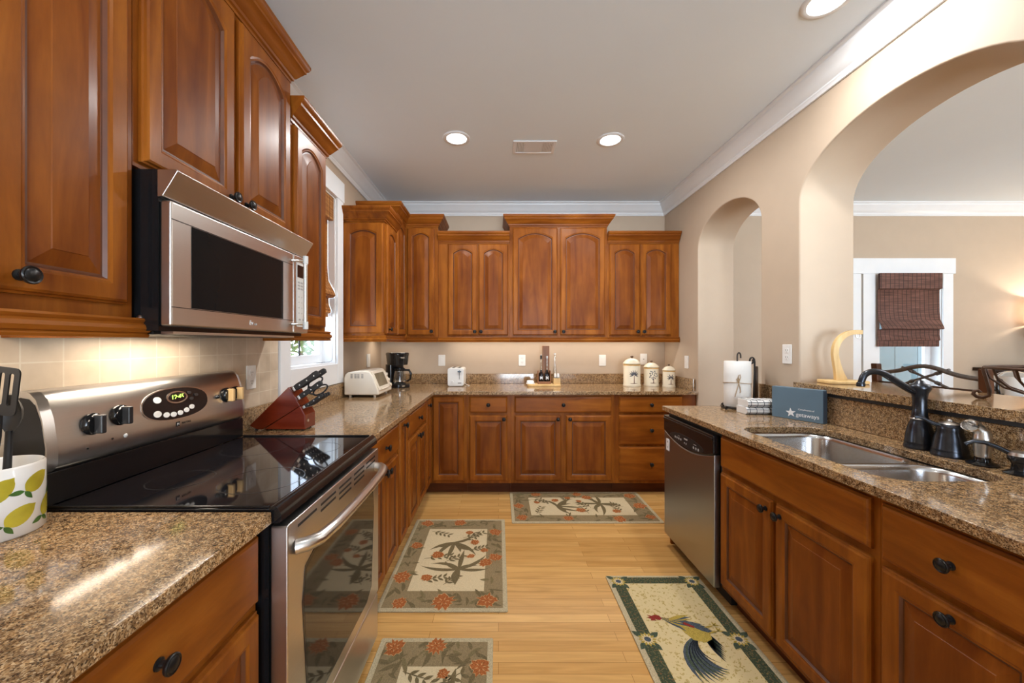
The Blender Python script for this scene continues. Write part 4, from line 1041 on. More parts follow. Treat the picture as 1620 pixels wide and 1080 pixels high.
MB().box(0.0, 0.64, -0.052, -0.034, 1.895, 2.056).build('valance', 'bamboo_dark', t, smooth=0, bevel=0.003)
prof = [(0.0, 2.41), (0.004, 2.30), (0.004, 1.90), (0.012, 1.80), (0.055, 1.72), (0.064, 1.69), (0.05, 1.675), (0.012, 1.67), (0.014, 1.62), (0.03, 1.58), (0.026, 1.56), (0.008, 1.555), (0.008, 1.53)]
t = roman('roman_shade', 'golden bamboo roman shade in the kitchen window over the counter', 0.62, 2.41, prof, 'bamboo_light', (XL - 0.055, 2.27, 0), PI / 2)
MB().box(0.0, 0.62, -0.050, -0.012, 2.25, 2.415).build('valance', 'bamboo_light', t, smooth=0, bevel=0.003)
cd = [(0.60, -0.045, 1.60), (0.602, -0.046, 1.35), (0.603, -0.047, 1.24), (0.59, -0.05, 1.205), (0.55, -0.048, 1.197), (0.50, -0.05, 1.1965), (0.45, -0.046, 1.197), (0.42, -0.05, 1.1965), (0.44, -0.040, 1.197), (0.50, -0.038, 1.198), (0.46, -0.03, 1.197), (0.38, -0.035, 1.1965)]
MB().tube(cd, 0.0016, 6).build('pull_cord', 'slot', t)

# ------------------------------------------------------------------ objects on the left counter
K = 0.1
t = thing('crock', 'white ceramic utensil crock painted with lemons at the near left', 'utensil crock', (-1.103, 0.838, CT1))
R0, H0 = 0.079, 0.152
MB().lathe([(0.0, 0.0), (R0 - 0.004, 0.0), (R0, 0.004), (R0, H0 - 0.004), (R0 - 0.003, H0), (R0 - 0.006, H0 - 0.003), (R0 - 0.007, 0.012), (0.0, 0.010)], (0, 0, 0), 'z', 48, cap=False).build('body', 'ceramic', t, smooth=50)
def wrap(b, poly, R, z0=0.0):
    """lay a small outline (u along the wall of a cylinder, v up) on a cylinder of radius R"""
    cu = sum(p[0] for p in poly) / len(poly); cv = sum(p[1] for p in poly) / len(poly)
    # radial grid for a good fit to the curve
    def P(u, v): return (R * math.cos(u / R), R * math.sin(u / R), z0 + v)
    rings = []
    for s in (0.35, 0.7, 1.0):
        rings.append([b.v(P(cu + (p[0] - cu) * s, cv + (p[1] - cv) * s)) for p in poly])
    c = b.v(P(cu, cv)); n = len(poly)
    for k in range(n):
        b.face([c, rings[0][k], rings[0][(k + 1) % n]])
        for a_, b_ in zip(rings[:-1], rings[1:]): b.face([a_[k], b_[k], b_[(k + 1) % n], a_[(k + 1) % n]])
def lemon_poly(cx, cy, ln, wd, ang):
    pts = []
    for k in range(20):
        th = 2 * PI * k / 20
        x = ln / 2 * math.cos(th); y = wd / 2 * math.sin(th) * (1 - 0.15 * math.cos(th))
        if k == 0: x *= 1.16
        if k == 10: x *= 1.06
        pts.append((cx + x * math.cos(ang) - y * math.sin(ang), cy + x * math.sin(ang) + y * math.cos(ang)))
    return pts
def leaf_poly(cx, cy, ln, wd, ang, n=8):
    pts = [(0, 0)] + [(ln * k / n, wd / 2 * math.sin(PI * (k / n) ** 0.85)) for k in range(1, n)] + [(ln, 0)] + [(ln * k / n, -wd / 2 * math.sin(PI * (k / n) ** 0.85)) for k in range(n - 1, 0, -1)]
    return [(cx + x * math.cos(ang) - y * math.sin(ang), cy + x * math.sin(ang) + y * math.cos(ang)) for x, y in pts]
lm = MB().mat('lemon'); 
spots = []
for k in range(8):
    u0 = (-0.135 + k * 0.062) - 0.03
    for q, v in enumerate((0.112, 0.052)):
        spots.append((u0 + (0.031 if q else 0.0), v + 0.005 * math.sin(k * 2.1), math.radians(55 + 25 * math.sin(k * 1.7 + q))))
for u, v, a in spots: wrap(lm, lemon_poly(u, v, 0.054, 0.037, a), R0 + 0.0004)
lm.build('lemons', None, t, smooth=60, solid=False)
lf = MB().mat('lemon_leaf')
for u, v, a in spots:
    eu, ev = u - 0.030 * math.cos(a), v - 0.030 * math.sin(a)
    if ev < 0.012: continue
    wrap(lf, leaf_poly(eu, ev, 0.026, 0.011, a + 2.6), R0 + 0.0006); wrap(lf, leaf_poly(eu, ev, 0.024, 0.010, a - 1.5), R0 + 0.0006)
lf.build('leaves', None, t, smooth=60, solid=False)
# utensils standing in the crock
t = thing('spatula', 'black slotted spatula standing in the lemon crock', 'spatula', (-1.114, 0.836, CT1 + 0.015))
rm = Matrix.Rotation(math.radians(10), 4, 'Y') @ Matrix.Rotation(math.radians(-4), 4, 'X')
rm = Matrix.Rotation(math.radians(7), 4, 'Y')
head = rrect(0, 0.30, 0.074, 0.105, 0.012, 4)
slots_ = [rrect(-0.020, 0.305, 0.010, 0.070, 0.004, 3), rrect(0, 0.305, 0.010, 0.070, 0.004, 3), rrect(0.020, 0.305, 0.010, 0.070, 0.004, 3)]
MB().prism(head, -0.0015, 0.0015, 'xz', holes=slots_).rot(rm).build('head', 'rubber', t, smooth=0)
MB().tube([(0, 0, 0.005), (0, 0, 0.12)], [0.009, 0.008], 12).rot(rm).build('handle', 'nickel', t)
MB().tube([(0, 0, 0.12), (0, 0.004, 0.20), (0, 0, 0.25)], [0.006, 0.005, 0.006], 10).rot(rm).build('shaft', 'rubber', t)
t = thing('serving_spoon', 'black serving spoon behind the spatula in the lemon crock', 'spoon', (-1.112, 0.868, CT1 + 0.015))
rm = Matrix.Rotation(math.radians(3), 4, 'Y')
rings = []
for k in range(9):
    s = k / 8; wv = 0.026 * math.sin(PI * (0.06 + 0.90 * s)) ** 0.6; d = 0.012 * math.sin(PI * s)
    rings.append([(-wv, 0, 0.20 + 0.085 * s), (-wv * 0.5, d, 0.20 + 0.085 * s), (wv * 0.5, d, 0.20 + 0.085 * s), (wv, 0, 0.20 + 0.085 * s), (wv * 0.5, d + 0.003, 0.20 + 0.085 * s), (-wv * 0.5, d + 0.003, 0.20 + 0.085 * s)])
MB().loft(rings).rot(rm).build('bowl', 'rubber', t, smooth=60)
MB().tube([(0, 0, 0.005), (0, 0, 0.205)], [0.008, 0.006], 10).rot(rm).build('handle', 'rubber', t)

# knife block
KY = 1.835
t = thing('knife_block', 'slanted red wood knife block on the counter beside the stove', 'knife block', (-1.06, KY, CT1))
def kb(x, z): return (x + 1.06, z - CT1)
D_ = 0.105
MB().prism([kb(-1.186, 0.940), kb(-1.150, 0.922), kb(-1.125, 0.922), kb(-0.945, 1.034), kb(-1.000, 1.124)], 0, D_, 'xz').build('body', 'block', t, smooth=0, bevel=0.003)
MB().prism([kb(-1.118, 0.922), kb(-0.921, 0.922), kb(-0.921, 0.990), kb(-0.945, 1.0325)], 0.001, D_ - 0.001, 'xz').build('wedge_base', 'block', t, smooth=0, bevel=0.003)
MB().lathe([(0.007, 0), (0.007, 0.001), (0, 0.0012)], (0.1395, 0.03, 0.045), 'x', 16, cap=False).build('badge', 'nickel', t)
for x, y in ((-0.10, 0.015), (-0.10, D_ - 0.015), (0.12, 0.015), (0.12, D_ - 0.015)):
    MB().lathe([(0.006, 0.0), (0.006, 0.0085), (0.004, 0.009)], (x, y, 0), 'z', 12).build('foot', 'rubber', t)
dirv = Vector((0.84, 0, 0.54)).normalized(); nrm = Vector((dirv.z, 0, -dirv.x))
rot45 = Matrix((( dirv.x, 0, nrm.x), (0, 1, 0), (dirv.z, 0, nrm.z))).to_4x4()
def knife(label, s, y, ln, wd, th=0.013):
    """s: distance along the sloped face from its top corner"""
    top = Vector((-1.000, KY, 1.124)); p = top + Vector((0.520, 0, -0.854)) * s + Vector((0, y, 0))
    t = thing('knife', label, 'knife', tuple(p + dirv * 0.001), 0, 'knives in the red block')
    out = [(0.012, -wd * 0.42), (0.03, -wd / 2), (ln * 0.6, -wd * 0.46), (ln * 0.85, -wd * 0.60), (ln - 0.006, -wd * 0.55), (ln, -wd * 0.2), (ln - 0.004, wd * 0.45), (ln * 0.8, wd * 0.5), (ln * 0.45, wd * 0.40), (0.03, wd / 2), (0.012, wd * 0.42)]
    MB().prism(out, -th / 2, th / 2, 'xz').rot(rot45).build('handle', 'rubber', t, smooth=0, bevel=0.003)
    MB().box(0.0, 0.0118, -th * 0.42, th * 0.42, -wd * 0.4, wd * 0.4).rot(rot45).build('bolster', 'nickel', t, smooth=0, bevel=0.002)
    for q in (0.28, 0.55, 0.82):
        MB().lathe([(0.0032, -th / 2 - 0.0008), (0.0032, th / 2 + 0.0008)], (0, 0, 0), 'z', 10).rot(rot45 @ Matrix.Translation((ln * q, 0, 0)) @ Matrix.Rotation(PI / 2, 4, 'X')).build('rivet', 'nickel', t)
    return t
knife('black riveted chef knife, front one of the top pair in the block', 0.018, 0.022, 0.150, 0.030)
knife('black riveted bread knife, rear one of the top pair in the block', 0.016, 0.072, 0.165, 0.026)
knife('black riveted knife in the middle row, below the top pair', 0.066, 0.022, 0.140, 0.026)
for k in range(4):
    knife('black steak knife, ' + ['front', 'second', 'third', 'rear'][k] + ' one of the lowest row of the block', 0.119, 0.016 + k * 0.025, 0.115, 0.017, 0.011)
# kitchen scissors, rear of the middle row
p = Vector((-1.000, KY, 1.124)) + Vector((0.520, 0, -0.854)) * 0.060 + Vector((0, 0.075, 0))
t = thing('scissors', 'black looped kitchen scissors behind the middle knife in the block', 'scissors', tuple(p + dirv * 0.001))
for sgn in (-1, 1):
    loop = [(0.0, 0, 0.004 * sgn), (0.03, 0, 0.006 * sgn)] + [(0.088 + 0.040 * math.cos(a), 0.0, sgn * (0.023 + 0.018 * math.sin(a))) for a in [PI + 2 * PI * k / 18 for k in range(19)]]
    MB().tube(loop, 0.0042, 8).rot(rot45).build('handle', 'rubber', t, smooth=60)

# toaster oven (front to +x)
t = thing('toaster_oven', 'cream toaster oven with curved glass door on the left counter', 'toaster oven', (-1.050, 3.145, CT1))
pf = [(-0.135, 0.020), (-0.136, 0.15), (-0.128, 0.178), (-0.105, 0.196), (-0.03, 0.206), (0.03, 0.208), (0.06, 0.200), (0.085, 0.165), (0.108, 0.105), (0.128, 0.050), (0.130, 0.020)]
MB().prism([(x, z) for x, z in pf], -0.185, 0.185, 'xz').build('body', 'cream', t, smooth=30, bevel=0.010, seg=3)
def slope(x0, z0, x1, z1, y0, y1, off0, off1):
    d = Vector((x1 - x0, 0, z1 - z0)).normalized(); nn = Vector((-d.z, 0, d.x)) * (1 if -d.z > 0 else -1)
    b = MB(); q = []
    for o in (off0, off1):
        q.append([Vector((x0, y0, z0)) + nn * o, Vector((x1, y0, z1)) + nn * o, Vector((x1, y1, z1)) + nn * o, Vector((x0, y1, z0)) + nn * o])
    b.loft(q); return b
drr = slope(0.066, 0.196, 0.126, 0.052, -0.172, 0.110, 0.0015, 0.010).build('door', 'cream', t, smooth=30, bevel=0.004)
slope(0.074, 0.178, 0.115, 0.078, -0.145, 0.085, 0.0095, 0.0112).build('glass', plain('oven_glass_tan', (0.16, 0.13, 0.075), 0.08, var=0.35, scale=7), drr, smooth=0)
MB().tube([(0.137, -0.12, 0.060), (0.150, -0.10, 0.064), (0.150, 0.04, 0.064), (0.137, 0.06, 0.060)], 0.006, 10).build('handle', 'cream', drr, smooth=60)
for z in (0.155, 0.110, 0.068):
    MB().lathe([(0.014, 0.0), (0.013, 0.012), (0.0, 0.013)], (0.075 + (0.178 - z) * 0.40 + 0.006, 0.148, z), 'x', 18, cap=False).build('dial', 'cream', t, smooth=50)
vm = MB()
for cx in (-0.085, -0.055, -0.033, -0.003):
    for k in range(6): vm.box(cx, cx + 0.016, -0.1860, -0.1848, 0.150 + k * 0.006, 0.1525 + k * 0.006)
vm.build('side_vents', 'slot', t, smooth=0)
for x in (-0.10, 0.09):
    for y in (-0.15, 0.15):
        MB().lathe([(0.009, 0.0), (0.011, 0.020)], (x, y, 0), 'z', 14).build('foot', 'cream', t)
MB().tube([(-0.137, -0.10, 0.05), (-0.147, -0.10, 0.06), (-0.147, -0.08, 0.01), (-0.12, -0.05, 0.006), (-0.04, 0.05, 0.006)], 0.004, 8).build('cord', 'black_matte', t)

# coffee maker
t = thing('coffee_maker', 'black drip coffee maker with glass carafe in the counter corner', 'coffee maker', (-0.965, 3.70, CT1), math.radians(38))
MB().prism(rrect(0, 0, 0.185, 0.255, 0.075, 7), 0.0, 0.036).build('base', 'black', t, smooth=50, bevel=0.006, seg=3)
MB().prism(rrect(0, 0.075, 0.165, 0.10, 0.035, 6), 0.0365, 0.215).build('tower', 'black', t, smooth=50)
rings = []
for s, z in ((0.88, 0.215), (0.92, 0.245), (0.97, 0.300), (1.0, 0.315), (1.0, 0.322), (0.94, 0.330)):
    rings.append([(p_[0], p_[1], z) for p_ in rrect(0, 0.01, 0.195 * s, 0.235 * s, 0.085 * s, 7)])
hd_ = MB().loft(rings).build('brew_head', 'black', t, smooth=50)
MB().prism(ell(0, 0.283, 0.022, 0.006, 16), -0.112, -0.095, 'xz').build('logo', 'chrome', hd_, smooth=0)
MB().lathe([(0.058, 0.0), (0.058, 0.003)], (0, -0.045, 0.0365), 'z', 28).build('hot_plate', 'black_matte', t)
MB().prism(ell(0.0, 0.020, 0.016, 0.006, 14), -0.1290, -0.1270, 'xz').build('switch', 'chrome', t, smooth=0)
cf = MB().lathe([(0.050, 0.0), (0.058, 0.006), (0.061, 0.030), (0.058, 0.070), (0.050, 0.105), (0.046, 0.120), (0.048, 0.128)], (0, -0.045, 0.040), 'z', 32, cap=False).build('carafe', 'jar_glass', t, smooth=60, solid=False)
MB().lathe([(0.0, 0.150), (0.035, 0.150), (0.050, 0.140), (0.051, 0.122), (0.047, 0.118)], (0, -0.045, 0.040), 'z', 32, cap=False).build('lid', 'black', cf, smooth=50)
MB().tube([(0.030, -0.085, 0.165), (0.062, -0.115, 0.165), (0.075, -0.128, 0.135), (0.070, -0.124, 0.080), (0.050, -0.095, 0.062)], [0.010, 0.011, 0.011, 0.010, 0.008], 12).build('handle', 'black', cf, smooth=60)
MB().lathe([(0.0625, 0.0), (0.0625, 0.007)], (0, -0.045, 0.060), 'z', 32, cap=False).build('band', 'chrome', cf, smooth=60)

# toaster on the back counter
t = thing('toaster', 'small white two-slice toaster on the back counter', 'toaster', (-0.415, 3.86, CT1))
MB().prism(rrect(0, 0.090, 0.158, 0.176, 0.022, 5), -0.125, 0.135, 'xz').build('body', 'panel_white', t, smooth=40, bevel=0.008, seg=3)
MB().box(-0.055, 0.055, -0.10, -0.07, 0.0, 0.004).box(-0.055, 0.055, 0.07, 0.10, 0.0, 0.004).build('feet', 'slot', t, smooth=0)
MB().box(-0.042, -0.016, -0.10, 0.11, 0.1781, 0.1788).box(0.016, 0.042, -0.10, 0.11, 0.1781, 0.1788).build('bread_slots', 'black_matte', t, smooth=0)
MB().box(0.034, 0.040, -0.1268, -0.1250, 0.070, 0.160).build('lever_track', 'slot', t, smooth=0)
MB().box(0.020, 0.054, -0.145, -0.1262, 0.140, 0.150).build('lever', 'box_side', t, bevel=0.002)
MB().lathe([(0.010, 0), (0.009, 0.012), (0.0, 0.013)], (-0.030, -0.125, 0.050), 'y', 16, cap=False).build('dial', 'panel_white', t)
MB().box(0.022, 0.056, -0.1262, -0.1250, 0.030, 0.037).build('nameplate', 'slot', t, smooth=0)
MB().tube([(0.07, 0.05, 0.02), (0.10, 0.0, 0.004), (0.13, -0.07, 0.0035), (0.12, -0.09, 0.0035)], 0.0035, 8).build('cord', 'panel_white', t)

# bottle rack
t = thing('bottle_rack', 'wooden bottle rack with tall back board on the back counter', 'bottle rack', (0.475, 3.83, CT1))
MB().prism(rrect(-0.030, -0.03, 0.32, 0.16, 0.01, 3), 0.0, 0.020).build('base_board', 'pale_wood', t, smooth=0, bevel=0.003)
MB().box(-0.035, 0.035, 0.020, 0.045, 0.0205, 0.395).build('back_board', 'mid_wood', t, bevel=0.003)
MB().box(-0.088, 0.040, -0.050, 0.018, 0.0205, 0.030).box(-0.088, -0.080, -0.050, 0.018, 0.030, 0.150).box(0.032, 0.040, -0.050, 0.018, 0.030, 0.150).box(-0.080, 0.032, -0.050, -0.043, 0.030, 0.045).build('holder', 'mid_wood', t, bevel=0.002)
def bottle(label, x, stopper):
    b = thing('bottle', label, 'bottle', (0.475 + x, 3.83 - 0.012, CT1 + 0.0305))
    MB().lathe([(0.0, 0.0), (0.023, 0.0), (0.024, 0.003), (0.024, 0.085), (0.022, 0.092), (0.012, 0.104), (0.0105, 0.112), (0.0105, 0.125)], (0, 0, 0), 'z', 24, cap=False).build('body', 'amber_glass', b, smooth=50)
    MB().lathe([(0.0105, 0.1255), (0.0095, 0.15), (0.0075, 0.20), (0.0075, 0.24)], (0, 0, 0), 'z', 18, cap=False).build('neck', 'jar_glass', b, smooth=50, solid=False)
    if stopper: MB().lathe([(0.0085, 0.232), (0.0095, 0.236), (0.0095, 0.268), (0.0, 0.269)], (0, 0, 0), 'z', 18).build('stopper', 'rubber', b)
    MB().lathe([(0.0, 0.276), (0.008, 0.276), (0.009, 0.2695), (0.0, 0.2692)] if stopper else [(0.0, 0.262), (0.009, 0.262), (0.009, 0.2405), (0.0, 0.2404)], (0, 0, 0), 'z', 18, cap=False).build('cap', 'panel_white', b)
    lb = MB().mat('print'); wrap(lb, rrect(-PI / 2 * 0.0243, 0.048, 0.028, 0.036, 0.002, 2), 0.0243); lb.build('paper_label', None, b, smooth=60, solid=False)
bottle('dark vinegar bottle with black stopper, left slot of the rack', -0.052, True)
bottle('dark vinegar bottle with pale cap in front of the rack board', 0.006, False)
b = thing('bottle', 'clear glass bottle with white cap standing right of the rack board', 'bottle', (0.565, 3.856, CT1 + 0.0205))
MB().lathe([(0.0, 0.0), (0.019, 0.0), (0.020, 0.004), (0.020, 0.13), (0.016, 0.16), (0.010, 0.20), (0.009, 0.285)], (0, 0, 0), 'z', 24, cap=False).build('body', 'jar_glass', b, smooth=50, solid=False)
MB().lathe([(0.0, 0.300), (0.011, 0.300), (0.012, 0.286), (0.0, 0.2855)], (0, 0, 0), 'z', 18, cap=False).build('cap', 'panel_white', b)
t = thing('shaker_box', 'small pale wooden box holding two white shakers', 'box', (0.573, 3.795, CT1 + 0.0205))
MB().prism(rrect(0, 0, 0.066, 0.050, 0.003, 2), 0.0, 0.058, 'xy', holes=[rrect(0, 0, 0.056, 0.040, 0.003, 2)]).box(-0.029, 0.029, -0.021, 0.021, 0.0, 0.004).build('box', 'pale_wood', t, smooth=0)
for x, lb in ((-0.0145, 'white striped shaker in the left of the small wooden box'), (0.0145, 'white striped shaker in the right of the small wooden box')):
    s_ = thing('shaker', lb, 'shaker', (0.573 + x, 3.795, CT1 + 0.0250), 0, 'shakers in the wooden box')
    MB().lathe([(0.0, 0.0), (0.0125, 0.0), (0.0125, 0.048), (0.010, 0.056), (0.0125, 0.064), (0.0125, 0.082), (0.009, 0.096), (0.0, 0.100)], (0, 0, 0), 'z', 18, cap=False).build('body', 'ceramic', s_, smooth=50)
    MB().lathe([(0.0132, 0.052), (0.0115, 0.056), (0.0132, 0.060)], (0, 0, 0), 'z', 18, cap=False).build('band', 'slot', s_, smooth=50)
t = thing('butter_dish', 'low white covered dish at the left end of the bottle rack board', 'dish', (0.315, 3.80, CT1 + 0.0205))
MB().prism(rrect(0, 0, 0.085, 0.075, 0.012, 4), 0.0, 0.008).build('plate', 'ceramic', t, smooth=40, bevel=0.002)
rings = [[(p_[0], p_[1], z) for p_ in rrect(0, 0, 0.072 * s, 0.060 * s, 0.012 * s, 4)] for s, z in ((1, 0.0085), (1, 0.022), (0.9, 0.031), (0.6, 0.035))]
MB().loft(rings).build('cover', 'ceramic', t, smooth=50)

# canisters with palm trees
def canister(label, x, y, R, H, kind):
    t = thing('canister', label, 'canister', (x, y, CT1), 0, 'palm tree canisters')
    MB().lathe([(0.0, 0.0), (R * 1.05, 0.0), (R * 1.06, 0.008), (R * 1.04, 0.016), (R, 0.020), (R, H * 0.70), (R * 0.97, H * 0.715), (0.0, H * 0.715)], (0, 0, 0), 'z', 40, cap=False).build('jar', 'can_cream', t, smooth=50)
    MB().lathe([(R * 1.008, H * 0.672), (R * 1.025, H * 0.685), (R * 1.025, H * 0.700), (R * 1.005, H * 0.712)], (0, 0, 0), 'z', 40, cap=False).build('rim_band', 'can_band', t, smooth=60)
    ld = MB().lathe([(R * 0.96, H * 0.718), (R * 1.06, H * 0.725), (R * 1.07, H * 0.745), (R * 1.0, H * 0.765), (R * 0.80, H * 0.83), (R * 0.5, H * 0.885), (R * 0.25, H * 0.905), (0.0, H * 0.91)], (0, 0, 0), 'z', 40, cap=False).build('lid', 'can_cream', t, smooth=50)
    MB().lathe([(R * 0.12, H * 0.905), (R * 0.12, H * 0.925), (R * 0.20, H * 0.945), (R * 0.19, H * 0.97), (R * 0.12, H * 0.985), (0.0, H * 0.99)], (0, 0, 0), 'z', 20, cap=False).build('lid_knob', 'can_knob', ld, smooth=50)
    d = MB(); RR = R + 0.0006; u0 = -PI / 2 * RR - 0.05 * x * RR / 0.5 * 0.5; hh = H * 0.66
    d.mat('motif_trunk')
    wrap(d, [(u0 - 0.004, 0.030), (u0 + 0.005, 0.030), (u0 + 0.003, hh * 0.55), (u0 - 0.002, hh * 0.55)], RR)
    wrap(d, leaf_poly(u0 - R * 0.5, 0.031, R * 1.0, 0.006, 0.0), RR)
    d.mat('motif_dark')
    if kind == 0:
        for a in (-25, 0, 22, 48, 75, 105, 132, 158, 180, 205): wrap(d, leaf_poly(u0, hh * 0.58, R * 0.62, R * 0.11, math.radians(a)), RR)
    elif kind == 1:
        for k in range(16):
            a = k * 2.4; r_ = R * 0.13 * math.sqrt(k); wrap(d, leaf_poly(u0 + r_ * math.cos(a), hh * 0.66 + r_ * math.sin(a), R * 0.24, R * 0.17, a), RR)
    else:
        for a in (-40, -15, 20, 60, 120, 160, 195, 220): wrap(d, leaf_poly(u0, hh * 0.64, R * 0.68, R * 0.14, math.radians(a)), RR)
    d.build('tree_motif', None, t, smooth=60, solid=False)
canister('largest cream canister with fan palm, left of the three', 1.315, 3.80, 0.080, 0.300, 0)
canister('middle-sized cream canister with round tree, centre of the three', 1.515, 3.82, 0.069, 0.252, 1)
canister('smallest cream canister with drooping palm, right of the three', 1.636, 3.70, 0.056, 0.222, 2)

# ------------------------------------------------------------------ objects on the peninsula
PX, PY = 1.530, 2.470
t = thing('paper_towel_holder', 'dark iron paper towel holder with scrolled arm on the peninsula end', 'paper towel holder', (PX, PY, CT1))
bs = [(0.090 * math.cos(2 * PI * k / 40), 0.090 * math.sin(2 * PI * k / 40), 0.012) for k in range(41)]
MB().tube(bs, 0.005, 8).build('base_ring', 'iron_black', t, smooth=60)
MB().tube([(-0.09, 0, 0.012), (0.09, 0, 0.012)], 0.004, 8).tube([(0, -0.09, 0.012), (0, 0.09, 0.012)], 0.004, 8).build('base_cross', 'iron_black', t, smooth=60)
for k in range(4):
    a = PI / 4 + k * PI / 2 - 0.4
    c_, s_ = math.cos(a), math.sin(a)
    MB().tube([(0.088 * c_, 0.088 * s_, 0.012), (0.102 * c_, 0.102 * s_, 0.020), (0.110 * c_, 0.110 * s_, 0.013), (0.104 * c_, 0.104 * s_, 0.005), (0.094 * c_, 0.094 * s_, 0.0055)], 0.005, 8).build('foot', 'iron_black', t, smooth=60)
MB().tube([(0, 0, 0.012), (0, 0, 0.335)] + [(0.0 + 0.011 - 0.011 * math.cos(a), 0, 0.335 + 0.022 * math.sin(a)) for a in [PI * k / 8 for k in range(1, 9)]] + [(0.022, 0, 0.322)], 0.0045, 8).build('centre_post', 'iron_black', t, smooth=60)
arm = [(0.088, -0.02, 0.012), (0.094, -0.02, 0.12), (0.098, -0.02, 0.24), (0.098, -0.02, 0.30)] + [(0.098 - 0.018 + 0.018 * math.cos(a) * (1 - a / 12), -0.02, 0.305 + 0.026 * math.sin(a) * (1 - a / 12)) for a in [2 * PI * k / 14 * 1.15 for k in range(1, 15)]]
MB().tube(arm, 0.0055, 8).build('side_arm', 'iron_black', t, smooth=60)
t = thing('paper_towel_roll', 'white paper towel roll tied with twine on the iron holder', 'paper towels', (PX, PY, CT1 + 0.0178))
MB().lathe([(0.022, 0.0), (0.074, 0.0), (0.076, 0.003), (0.0755, 0.10), (0.0765, 0.20), (0.0755, 0.283), (0.073, 0.286), (0.022, 0.286)], (0, 0, 0), 'z', 44, cap=False).build('roll', 'paper', t, smooth=40)
MB().lathe([(0.019, 0.001), (0.0215, 0.001), (0.0215, 0.285), (0.019, 0.285), (0.019, 0.001)], (0, 0, 0), 'z', 24, cap=False).build('core', 'twine', t, smooth=40)
tw = MB().tube([(0.0785 * math.cos(a), 0.0785 * math.sin(a), 0.150 + 0.004 * math.sin(a * 2)) for a in [2 * PI * k / 44 for k in range(45)]], 0.0022, 6)
af = math.atan2(-PY, -PX) + 0.10
def onr(du, z, r=0.081): a = af + du / 0.08; return (r * math.cos(a), r * math.sin(a), z)
tw.tube([onr(0, 0.150), onr(-0.004, 0.175), onr(0.000, 0.200), onr(0.008, 0.205), onr(0.010, 0.188), onr(0.003, 0.165), onr(0, 0.150)], 0.0022, 6)
tw.tube([onr(0, 0.150), onr(-0.012, 0.175), onr(-0.004, 0.190), onr(0.004, 0.170), onr(0, 0.150)], 0.0022, 6)
tw.tube([onr(0, 0.150), onr(-0.008, 0.115), onr(-0.020, 0.065)], 0.0022, 6).tube([onr(0, 0.150), onr(0.007, 0.125), onr(0.010, 0.098), onr(0.006, 0.092)], 0.0022, 6)
tw.build('twine_bow', 'twine', t, smooth=60)
t = thing('cutting_board', 'dark brown wooden board standing behind the paper towel roll', 'cutting board', (1.672, 2.500, CT1 + 0.0008), math.radians(50))
MB().prism([(-0.045, 0.0), (0.045, 0.0), (0.042, 0.05), (0.032, 0.255), (0.027, 0.268), (-0.027, 0.268), (-0.034, 0.25)], -0.008, 0.008, 'xz').build('board', 'dark_wood', t, smooth=0, bevel=0.004)
# folded dish towels
def towel(label, z, dx, sc):
    t = thing('dish_towel', label, 'dish towel', (1.548 + dx, 2.300, z), -0.04, 'folded dish towels')
    Wt, Dt, Ht = 0.19 * sc, 0.105, 0.040
    def sect(x):
        pr = []
        wob = 0.0015 * math.sin(x * 60)
        for k in range(9):
            a = -PI / 2 - PI * k / 8
            pr.append((x, -Dt / 2 + 0.018 + 0.020 * math.cos(a), Ht / 2 + (Ht / 2 - 0.0005) * math.sin(a) + (wob if math.sin(a) > 0.5 else 0)))
        pr += [(x, Dt / 2, Ht), (x, Dt / 2, 0.0)]
        return pr
    b = MB(); b.loft([sect(-Wt / 2 + Wt * k / 14) for k in range(15)])
    body = b.build('cloth', 'towel', t, smooth=50)
    ln = MB()
    for k in range(5):
        x = -Wt / 2 + Wt * (k + 0.5) / 5
        pts = [(x, p_[1] * 1.0 - 0.0004 * (1 if p_[1] < -Dt / 2 + 0.02 else 0), p_[2]) for p_ in sect(x)[:9]] + [(x, Dt / 2 - 0.002, Ht + 0.0002)]
        ln.tube(pts, 0.0016, 6)
    for zz in (0.25, 0.72):
        yv = -Dt / 2 + 0.018 - 0.020 * math.sqrt(max(0, 1 - (2 * zz - 1) ** 2))
        ln.tube([(-Wt / 2, yv - 0.0002, Ht * zz), (Wt / 2, yv - 0.0002, Ht * zz)], 0.0016, 6)
    ln.tube([(-Wt / 2, -0.03, Ht + 0.0002), (Wt / 2, -0.03, Ht + 0.0002)], 0.0016, 6)
    ln.build('grid_lines', 'towel_line', body, smooth=60)
towel('white and navy grid dish towel, lower one of the folded pair', CT1 + 0.0012, 0, 1.0)
towel('white and navy grid dish towel, upper one of the folded pair', CT1 + 0.0432, 0.004, 0.97)
# slate gift box leaning upright
a0 = math.atan2(1.985 - 2.211, 1.671 - 1.568)
t = thing('gift_box', 'slate blue box with white star logo standing before the backsplash', 'box', (1.568, 2.211, CT1 + 0.0008), a0)
MB().box(0.0, 0.248, 0.0, 0.042, 0.0, 0.173).build('box', 'box_blue', t, bevel=0.002)
MB().box(0.2480, 0.2492, 0.004, 0.038, 0.004, 0.169).build('side_panel', 'box_side', t, smooth=0)
st = []
for k in range(10):
    r_ = 0.026 if k % 2 == 0 else 0.0105; a = PI / 2 + k * PI / 5 + 0.1
    st.append((0.098 + r_ * math.cos(a), 0.036 + r_ * math.sin(a)))
MB().prism(st, -0.0008, 0.0001, 'xz').build('star', 'print', t, smooth=0)
text_part('getaways', 0.030, 'logo_text', 'print', t, Matrix.Translation((0.178, -0.0004, 0.030)) @ RX)
text_part('Compliments of', 0.0115, 'small_text', 'print', t, Matrix.Translation((0.172, -0.0004, 0.059)) @ RX)

